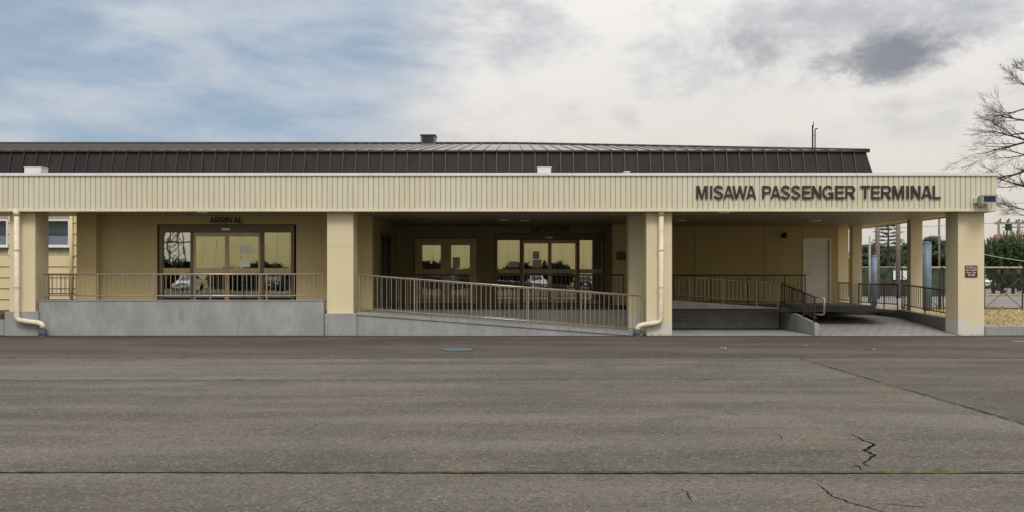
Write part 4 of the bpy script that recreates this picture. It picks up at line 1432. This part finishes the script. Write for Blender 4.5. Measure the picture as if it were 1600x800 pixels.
def fence_panel(name, x0, x1, label, group=None):
    f = thing(name, label, 'gate' if 'gate' in name else 'fence', (x0, FYY, .2), group)
    w, h = x1 - x0, ftop - .2
    pr = .03
    for xx in (.03, w - .03):
        MB().tube([(xx, 0, 0 if xx < .5 else -.1), (xx, 0, h)], pr, 8).build('post', 'black_metal', f)
    MB().tube([(0.03, 0, h), (w - .03, 0, h)], pr, 8).build('top_pipe', 'rust_pipe', f)
    MB().tube([(0.03, 0, .06), (w - .03, 0, .06)], pr * .7, 8).build('bottom_pipe', 'black_metal', f)
    MB().tube([(0.03, 0, .06), (w - .03, 0, h * .80)], .013, 6).build('brace', 'black_metal', f)
    MB().tube([(0.03, 0, h * .80), (w - .03, 0, .06)], .013, 6).build('brace', 'black_metal', f)
    MB().box(w / 2 - .12, w / 2 + .12, -.03, .03, h * .43 - .03, h * .43 + .06).build('latch_plate', 'black_metal', f)
    stuff(link_mesh(w - .08, h - .08).build('chain_link', 'chain_grey', f)).location = (.04, 0, .05)
    return f


gx0, gx1 = X(1537, FYY), X(1599, FYY)
gw = gx1 - gx0
fence_panel('chain_link_gate', gx0, gx1, 'chain link gate with crossed braces right of the right column', 'chain link panels')
fence_panel('chain_link_gate', gx1 + .05, gx1 + .05 + gw, 'chain link gate leaf at the very right edge', 'chain link panels')
fence_panel('chain_link_fence', gx0 - .06 - gw, gx0 - .06, 'chain link fence panel hidden behind the right column', 'chain link panels')
fence_panel('chain_link_fence', gx0 - .12 - 2 * gw, gx0 - .12 - gw, 'chain link fence panel seen between the right side columns', 'chain link panels')

# camouflage screen fence far behind
cz = 2.06
for i in range(3):
    xa = 19.0 + i * 4.0
    f = thing('screen_fence', ('camouflage screen fence panel, first from the left beyond the right bay', 'camouflage screen fence panel, second from the left beyond the right bay',
                               'camouflage screen fence panel, third from the left beyond the right bay', 'camouflage screen fence panel, fourth from the left beyond the right bay',
                               'camouflage screen fence panel, fifth from the left beyond the right bay', 'camouflage screen fence panel, sixth from the left near the gate')[i], 'fence', (xa, 40.2, 0), 'camouflage screens')
    mb = MB()
    n = 24
    for j in range(n + 1):
        u = j / n * 3.94
        d = .03 * math.sin(u * 5 + i) + .02 * math.sin(u * 13)
        mb.v += [(u, d, .12), (u, d * .3, cz)]
        if j:
            mb.f.append((2 * j - 2, 2 * j, 2 * j + 1, 2 * j - 1))
    o = mb.build('tarpaulin', 'camouflage', f)
    MB().tube([(0, .05, 0), (0, .05, cz + .02)], .035, 8).build('post', 'pole_grey', f)
    MB().tube([(0, .05, cz + .02), (3.96, .05, cz + .02)], .025, 8).build('top_pipe', 'rust_pipe', f)
for px, lab in ((1404, 'white notice board hung on the camouflage screen, the left one'), (1417, 'white notice board on the camouflage screen, right and half hidden')):
    xx, zz = at(px, 430, 40.0)
    o = MB().box(xx - .33, xx + .33, 40.05, 40.08, zz - .32, zz + .32).build('notice_board', 'white_paint')
    tag(o, lab, 'sign')


def pole(name, px, Y, ptop, rad, m, label, pbot=None, cap=True, rtop=.8):
    xx, zz = at(px, ptop, Y)
    p = thing(name, label, 'pole', (xx, Y, 0))
    MB().tube([(0, 0, -.02), (0, 0, zz)], [rad, rad * rtop], 12).build('shaft', m, p, smooth=True)
    if cap:
        MB().tube([(0, 0, zz - .01), (0, 0, zz + .03)], [rad * rtop * 1.12, rad * .5], 12).build('cap', m, p)
    return p, xx, zz


pole('utility_pole', 1371, 34, 300, .15, 'pole_wood', 'tall brown utility pole beyond the right bay, left of the sparse pine')
pole('utility_pole', 1403.5, 36, 296, .15, 'pole_wood', 'tall brown utility pole beyond the right bay, right of the sparse pine')
pole('slim_pole', 1359, 26, 370, .085, 'pole_grey', 'slim grey pole beyond the right bay beside the blue post', rtop=.55)
pole('bollard_post', 1366.5, 22, 400, .13, 'blue_paint', 'slim pale blue post beyond the right side railing', rtop=1)
pole('bollard_post', 1448, 11.0, 379, .17, 'blue_paint', 'thick pale blue post between the right side columns', rtop=1)
pole('bollard_post', 1402.5, 38, 408, .13, 'blue_paint', 'short blue post at the foot of a utility pole', rtop=1)
pole('slim_pole', 1467.5, 14.0, 300, .045, 'pole_wood', 'slim brown pole just left of the right column', rtop=.9)

# utility poles with crossarms at far right
p, xx, zz = pole('utility_pole', 1560.5, 60, 345, .13, 'pole_wood', 'brown utility pole with a crossarm above the conifers')
p2, x2, z2 = pole('utility_pole', 1592, 60, 343, .16, 'pole_wood', 'brown utility pole with transformers near the right edge')
MB().box(-.4, 2.5, -.05, .05, zz - .32, zz - .24).build('crossarm', 'pole_wood', p)
MB().box(-2.2, 1.1, -.05, .05, z2 - .33, z2 - .24).build('crossarm', 'pole_wood', p2)
MB().box(-1.5, .8, -.06, .06, z2 - .75, z2 - .65).build('crossarm', 'pole_wood', p2)
MB().box(-1.4, .6, -.06, .06, z2 - 2.9, z2 - 2.8).build('crossarm', 'pole_wood', p2)
for dx_ in (-1.7, -.9, .7):
    MB().tube([(dx_, 0, z2 - .22), (dx_, 0, z2 + .1)], .06, 8).build('insulator', 'black_metal', p2)
for dx_ in (0.8, 1.6, 2.2):
    MB().tube([(dx_, 0, zz - .22), (dx_, 0, zz + .08)], .06, 8).build('insulator', 'black_metal', p)
MB().tube([(-.95, 0, z2 - 1.0), (-.95, 0, z2 - .42)], .28, 10).build('transformer', 'black_metal', p2)
MB().box(-1.3, -.5, -.15, .15, z2 - 2.0, z2 - 1.5).build('switch_box', 'pole_grey', p2)
MB().box(.45, 1.4, -.2, .2, z2 - 2.35, z2 - 1.75).build('cabinet', 'pole_grey', p2)


def wire(a, b, sag, label, r=.012, m='wire'):
    a, b = Vector(a), Vector(b)
    pts = [a.lerp(b, i / 16) - Vector((0, 0, sag * 4 * (i / 16) * (1 - i / 16))) for i in range(17)]
    o = MB().tube(pts, r, 4).build('overhead_wire', m)
    tag(o, label, 'wire')


wire((xx - .4, 60, zz - .2), (xx - 30, 62, zz - .1), .5, 'overhead wire running left from the crossarm pole', .022)
wire((x2 + 1, 60, z2 - .2), (x2 + 30, 58, z2 + .4), .5, 'overhead wire running right from the transformer pole', .022)
wa, wz_ = at(1540, 393, 30)
wb, wy_ = at(1640, 412, 30)
wire((wa - 1, 30, wz_ + .05), (wb, 30, wy_), .1, 'pale cable slanting down across the conifers', .022, 'wire_pale')
wa, wz_ = at(1540, 314, 20)
wb, wy_ = at(1640, 316, 20)
wire((wa - 6, 20, wz_), (wb, 20, wy_), .1, 'thin dark wire meeting the end of the fascia', .012)


# ------------------------------------------------------------------ vegetation
def leaf_cloud(mb, c, rx, ry_, rz_, n, size, up=0.0):
    for i in range(n):
        while True:
            v = Vector((random.uniform(-1, 1), random.uniform(-1, 1), random.uniform(-1, 1)))
            if v.length <= 1:
                break
        v = v * (0.55 + .45 * v.length) 
        p = Vector((c[0] + v.x * rx, c[1] + v.y * ry_, c[2] + v.z * rz_))
        d = Vector((random.gauss(0, 1), random.gauss(0, 1), random.gauss(0, 1) + up)).normalized()
        s = d.orthogonal().normalized() * size * random.uniform(.25, .45)
        e = d * size * random.uniform(.6, 1.4)
        b = len(mb.v)
        mb.v += [tuple(p - s), tuple(p + s), tuple(p + e)]
        mb.f.append((b, b + 1, b + 2))


def pine(x, y, h, w, label, seed, base=.35, dens=1.0, group='pines beyond the right bay'):
    random.seed(seed)
    t = thing('pine_tree', label, 'tree', (x, y, 0), group)
    MB().tube([(0, 0, 0), (.1, 0, h * .5), (0, .1, h)], [.22, .15, .03], 8).build('trunk', 'bark_pine', t, smooth=True)
    mb, lm_ = MB(), MB()
    n = 34
    for i in range(n):
        z = h * (base + (1 - base) * (i + random.random()) / n)
        a = random.uniform(0, 6.28)
        u = (z / h - base) / (1 - base)
        L = w * (1.05 - .75 * u) * random.uniform(.65, 1.1)
        e = Vector((math.cos(a) * L, math.sin(a) * L, z + L * random.uniform(-.05, .2)))
        lm_.tube([(0, 0, z - .2), tuple(e)], [.05, .012], 5, cap=False)
        for q in (.35, .55, .75, .95):
            p = Vector((0, 0, z - .2)).lerp(e, q)
            leaf_cloud(mb, (p.x + random.uniform(-.15, .15), p.y + random.uniform(-.15, .15), p.z + .06), .55 * w / 2.2, .55 * w / 2.2, .26, int(70 * dens), .24, .6)
    lm_.build('limbs', 'bark_pine', t)
    mb.build('crown', 'pine_leaf', t)
    return t


pine(X(1347, 70), 70, 4.3, 2.6, 'dark pine with a broad crown next to the rear side column', 21)
pine(X(1362, 74), 74, 4.5, 2.4, 'dark pine behind the slim grey pole', 22)
pine(X(1383, 70), 70, 4.2, 3.0, 'wide dark pine below the sparse tall one', 23)
pine(X(1410, 72), 72, 4.2, 2.6, 'dark pine just left of the second side column', 24)
pine(X(1428, 70), 70, 4.5, 2.6, 'dark pine hidden mostly behind the second side column', 25)
pine(X(1452, 66), 66, 5.0, 2.6, 'dark pine above the thick blue post', 26)
pine(X(1478, 68), 68, 4.7, 2.8, 'dark pine left of the right front column', 27)

# sparse tall conifer with whorled branches
random.seed(77)
tx = X(1388, 58)
tp = thing('pine_tree', 'tall sparse conifer with open horizontal branches between two utility poles', 'tree', (tx, 58, 0), 'pines beyond the right bay')
hh = Z(335, 58)
MB().tube([(0, 0, 0), (0, 0, hh * .6), (0, 0, hh)], [.16, .10, .02], 8).build('trunk', 'bark_pine', tp, smooth=True)
bl_, nl = MB(), MB()
for i in range(12):
    z = 3.3 + (hh - 3.4) * i / 11
    L = 1.75 * (1 - .72 * i / 11)
    for k in range(7):
        a = k * .9 + i * .5 + random.uniform(-.2, .2)
        ll = L * random.uniform(.7, 1.1)
        e = Vector((math.cos(a) * ll, math.sin(a) * ll, z + ll * random.uniform(-.02, .16)))
        bl_.tube([(0, 0, z), tuple(e)], [.03, .010], 4, cap=False)
        for q in (.6, .8, 1.0):
            p = Vector((0, 0, z)).lerp(e, q)
            leaf_cloud(nl, p, .16, .16, .05, 12, .15, .5)
bl_.build('limbs', 'bark_pine', tp)
nl.build('crown', 'pine_leaf', tp)


def juniper(px, Y, ptop, w, label, seed, m):
    random.seed(seed)
    x, h = at(px, ptop, Y)
    h *= 1.10
    t = thing('juniper_tree', label, 'tree', (x, Y, 0), 'junipers behind the gate')
    MB().tube([(0, 0, 0), (0, 0, h * .8)], [.14, .05], 8).build('trunk', 'bark', t, smooth=True)
    mb = MB()
    leaf_cloud(mb, (0, 0, h * .66), w * .62, w * .62, h * .26, 2600, .22, 1.2)
    for i in range(30):          # flame-like upright tips
        a = random.uniform(0, 6.28)
        r_ = w * random.uniform(.1, .95)
        z0 = h * random.uniform(.46, .74) * (1 - .12 * r_ / w)
        L = h * random.uniform(.20, .36)
        tw = random.uniform(-.25, .25)
        for k in range(9):
            u = k / 8
            c = (r_ * math.cos(a) * (1 + .15 * u) + tw * u, r_ * math.sin(a), z0 + L * u)
            s_ = .24 * (1 - u) ** .8 + .035
            leaf_cloud(mb, c, s_, s_, .20, int(34 * (1 - .55 * u)), .15, 1.8)
    for i in range(0 if seed == 41 else 5):           # low side growth round the stem
        leaf_cloud(mb, (random.uniform(-.9, .9), random.uniform(-.3, .6), random.uniform(.5, 1.5)), .4, .4, .4, 130, .2, .8)
    mb.build('crown', m, t)
    return t


juniper(1552, 46, 380, 1.3, 'dark green flame shaped juniper right beside the right column', 41, 'juniper_leaf')
juniper(1566, 48, 373, 1.7, 'olive tinged juniper in front of the crossarm pole', 42, 'juniper_leaf_warm')
juniper(1583, 46, 370, 1.7, 'tall dark green juniper left of the pink roof', 43, 'juniper_leaf')
juniper(1602, 47, 374, 1.7, 'olive tinged juniper at the right edge', 44, 'juniper_leaf_warm')
juniper(1622, 46, 372, 1.7, 'juniper cut off by the right edge of the picture', 45, 'juniper_leaf')

# bare tree at right
random.seed(17)
btY = 15.0
btx = X(1622, btY)
BT = thing('bare_tree', 'leafless dark tree reaching in from the right edge', 'tree', (btx, btY, 0))
trunk_pts = [(.1, 0, .1), (.05, 0, 2.2), (.0, .05, 4.2), (.05, 0, 6.0), (-.05, 0, 7.8), (.0, 0, 9.4)]
MB().tube(trunk_pts, [.24, .19, .16, .12, .08, .03], 10).build('trunk', 'bark', BT, smooth=True)
bb = MB()


def grow(p, d, L, r, depth):
    pts, rads = [p], [r]
    n = 6
    q, dd = p.copy(), d.copy()
    for i in range(n):
        dd = (dd + Vector((random.gauss(0, .10), random.gauss(0, .12), random.gauss(.015, .085)))).normalized()
        q = q + dd * (L / n)
        pts.append(q.copy())
        rads.append(max(.0035, r * (1 - .78 * (i + 1) / n)))
    bb.tube(pts, rads, 5 if depth > 1 else 4, cap=False)
    if depth <= 0:
        return
    kids = (8, 5, 3, 3)[3 - depth] if depth <= 3 else 8
    for k in range(kids):
        f = random.uniform(.25, 1.0)
        i = min(n, int(f * n + .5))
        base = pts[i]
        ax = (pts[min(i + 1, n)] - pts[max(i - 1, 0)]).normalized()
        side = Vector((random.gauss(0, 1), random.gauss(0, 1), random.gauss(.15, .7)))
        side = (side - ax * side.dot(ax)).normalized()
        nd = (ax * random.uniform(1.0, 1.6) + side * random.uniform(.35, .75)).normalized()
        grow(base, nd, L * random.uniform(.42, .72) * (1.2 - .45 * f), max(.0045, rads[i] * .5), depth - 1)


def bt_z(py):
    return Z(py, btY)


for py, dxn, dzn, L, r_ in ((262, -1, -.10, 2.1, .085), (300, -1, .42, 1.7, .06), (225, -1, .20, 2.1, .06), (218, -1, -.10, 2.3, .055), (190, -1, .25, 1.9, .05),
                            (205, -1, -.30, 1.6, .04), (165, -1, .10, 1.5, .045), (140, -1, .35, 1.2, .04), (330, -1, .05, 1.4, .035), (120, -1, .5, 1.0, .03), (345, -1, .35, 1.2, .03),
                            (240, -1, .05, 1.5, .04), (285, -1, -.25, 1.3, .03)):
    dv = Vector((dxn, random.uniform(-.5, .5), dzn)).normalized()
    grow(Vector((0, 0, bt_z(py))), dv, L, r_, 3)
for k in range(10):
    dv = Vector((1, random.uniform(-1, 1), random.uniform(.1, .6))).normalized()
    grow(Vector((0, 0, random.uniform(3.5, 8.5))), dv, random.uniform(1.5, 2.6), .07, 2)
bb.build('crown', 'bark', BT)

# house with pink roof
hx0, hz0 = at(1584, 388, 85)
H = thing('house', 'distant house with a dusty pink pitched roof at the right edge', 'house', (hx0, 85, 0))
MB().box(.4, 13, 0, 8, 0, 4.2).build('wall', 'house_wall', H)
MB().prism([(-.3, 3.9), (8.3, 3.9), (4, 6.5)], 'x', -.1, 13.4).build('roof', 'roof_pink', H)
for i in range(3):
    w = MB().box(2 + i * 3.4, 3.4 + i * 3.4, -.05, .0, 1.4, 2.8).build('window', 'sash_white', H)
    MB().box(2.1 + i * 3.4, 3.3 + i * 3.4, -.07, -.04, 1.5, 2.7).build('pane', 'lens_dark', w)


random.seed(91)
hd = thing('hedge', 'hedge added for the dark shade under the junipers behind the parked white car', 'hedge', (52, 77, 0))
mb = MB()
for i in range(40):
    leaf_cloud(mb, (-16 + i * .85, random.uniform(-.4, .4), 1.35 + random.uniform(-.2, .3)), .9, .8, 1.3, 260, .35, .5)
mb.build('foliage', 'shrub_leaf', hd)
MB().box(-16, 18, -.3, .3, 0, 2.0).build('stems', 'shrub_leaf', hd)  # added dark backdrop, stands in for the shade under the junipers

# ------------------------------------------------------------------ cars
def car_proto(body_mat, label, loc, rz, name='parked_car', group=None):
    c = thing(name, label, 'car', loc, group)
    c.rotation_euler.z = rz
    # nose towards -y; length 4.4, width 1.7
    prof = [(-2.15, .28), (-2.2, .55), (-2.1, .74), (-1.2, .92), (-1.05, .95), (-.35, 1.38), (.9, 1.43), (1.55, 1.05), (2.1, .98), (2.2, .6), (2.15, .28)]
    secs = []
    mb = MB()
    for (xs_, zs, zlim) in ((.84, 1.0, 0), ):
        pass
    n = len(prof)
    for s, (w, sc) in enumerate(((-.85, .0), (-.80, 1.0), (.80, 1.0), (.85, .0))):
        for y, z in prof:
            if abs(w) > .82:
                zz = min(z, .86) * .96 + .02
                mb.v.append((w, y * .985, zz))
            else:
                k = 1.0 if z < .98 else 1 - (z - .98) * .42
                mb.v.append((w * k, y, z))
    for s in range(3):
        for i in range(n):
            j = (i + 1) % n
            mb.f.append((s * n + i, s * n + j, (s + 1) * n + j, (s + 1) * n + i))
    mb.f.append(tuple(range(n)))
    mb.f.append(tuple(3 * n + i for i in range(n)))
    mb.build('body', body_mat, c, bevel=.02)
    MB().hexa([(-.62, -1.06, .975), (.62, -1.06, .975), (.62, -1.0, .96), (-.62, -1.0, .96), (-.56, -.42, 1.36), (.56, -.42, 1.36), (.56, -.38, 1.33), (-.56, -.38, 1.33)]).build('windscreen', 'car_glass', c)
    MB().hexa([(-.58, 1.56, 1.075), (.58, 1.56, 1.075), (.58, 1.5, 1.07), (-.58, 1.5, 1.07), (-.54, .98, 1.41), (.54, .98, 1.41), (.54, .94, 1.38), (-.54, .94, 1.38)]).build('rear_window', 'car_glass', c)
    for s in (-1, 1):
        MB().hexa([(s * .815, -.85, .97), (s * .83, -.85, .97), (s * .83, 1.2, .99), (s * .815, 1.2, .99), (s * .665, -.32, 1.33), (s * .69, -.32, 1.33), (s * .69, .85, 1.36), (s * .665, .85, 1.36)]).build('side_window', 'car_glass', c)
        MB().box(s * .70 - .12, s * .70 + .12, -2.19, -2.05, .58, .71).build('headlight', 'headlight', c, bevel=.02)
        MB().box(s * .90 - .07, s * .90 + .07, -.85, -.72, .92, 1.05).build('mirror', body_mat, c, bevel=.02)
        for y in (-1.35, 1.35):
            w = MB().tube([(s * .70, y, .31), (s * .865, y, .31)], .31, 18).build('wheel', 'tyre', c)
            MB().tube([(s * .86, y, .31), (s * .875, y, .31)], .20, 14).build('rim', 'chrome', w)
    MB().box(-.42, .42, -2.215, -2.16, .56, .68).build('grille', 'black_metal', c)
    MB().box(-.17, .17, -2.235, -2.19, .40, .50).build('number_plate', 'white_paint', c)
    return c


cx_, _ = at(1543, 445, 74)
car_proto('car_white', 'white saloon car parked beyond the gate beside the right column', (cx_, 74, .05), R(-22))

# ================================================================== BEHIND THE CAMERA (seen in the glass)
HG = thing('hangar', 'large pale yellow ribbed hangar mirrored in the door glass', 'building', (0, 0, 0))
hy = CAMY - 40
MB().box(-31.6, 46, hy - 30, hy - .06, 0, 10).build('wall', 'hangar_trim', HG)
hp = MB().box(.02, 1.18, -.058, 0, 0, 9.98).mesh('wall_panel', 'hangar_wall')
for i in range(64):
    put('wall_panel', hp, HG, (-31.6 + i * 1.2, hy, 0))
MB().prism([(-31.9, 10.003), (46.3, 10.003), (7, 14)], 'y', hy - 30, hy + .1).build('roof', 'galvanised', HG)

py_ = CAMY - 80
LT = thing('lattice_tower', 'dark steel lattice tower mirrored in the left arrival pane', 'tower', (-48.2, py_, 0))
mb = MB()
th = 14.0
for sx, sy in ((-1, -1), (1, -1), (1, 1), (-1, 1)):
    mb.tube([(sx * 1.3, sy * 1.3, 0), (sx * .35, sy * .35, th)], .09, 4)
for k in range(9):
    z0, z1 = th * k / 9, th * (k + 1) / 9
    w0, w1 = 1.3 - .95 * k / 9, 1.3 - .95 * (k + 1) / 9
    for s in (-1, 1):
        mb.tube([(-w0, s * w0, z0), (w1, s * w1, z1)], .05, 4)
        mb.tube([(w0, s * w0, z0), (-w1, s * w1, z1)], .05, 4)
mb.build('mast', 'black_metal', LT)
MB().tube([(-2.6, 0, 6.2), (2.6, 0, 6.2)], .12, 6).tube([(-2.0, 0, 7.6), (2.0, 0, 7.6)], .12, 6).build('crossarm', 'black_metal', LT)


def shrub(x, y, rx, rz_, seed, lab):
    random.seed(seed)
    t = thing('shrub', lab, 'shrub', (x, y, 0), 'dark shrubs along the hangar')
    mb = MB()
    rz_ *= .82
    leaf_cloud(mb, (0, 0, rz_ * .5), rx, 1.0, rz_ * .6, 2600, .5, .3)
    MB().tube([(0, 0, 0), (0, 0, rz_ * .5)], .08, 6).build('stem', 'bark', t)
    mb.build('crown', 'shrub_leaf', t)


words = ('first', 'second', 'third', 'fourth', 'fifth', 'sixth', 'seventh', 'eighth')
for i, (x, rx, rz_) in enumerate(((-27.5, 2.0, 2.4), (-24.0, 2.6, 3.0), (-19.0, 2.8, 3.2), (-9.0, 3.4, 3.3), (-3.5, 2.4, 2.6), (0.8, 2.6, 2.9), (4.6, 2.0, 3.1), (-36, 4, 3.4))):
    shrub(x, hy + 2.0 if i < 7 else hy - 6, rx, rz_, 60 + i, 'dark shrub mirrored in the glass, %s of the hangar row' % words[i])
for i, (x, m_) in enumerate(((-30, 'car_white'), (-22, 'car_dark'), (-14, 'car_white'), (-6.5, 'car_dark'), (2.5, 'car_white'), (7.5, 'car_dark'))):
    car_proto(m_, '%s saloon mirrored in the glass, %s car along the hangar' % ('white' if m_ == 'car_white' else 'dark', words[i]), (x, hy + 5.5, 0), R(180 if i % 2 else 176), group='cars parked along the hangar')
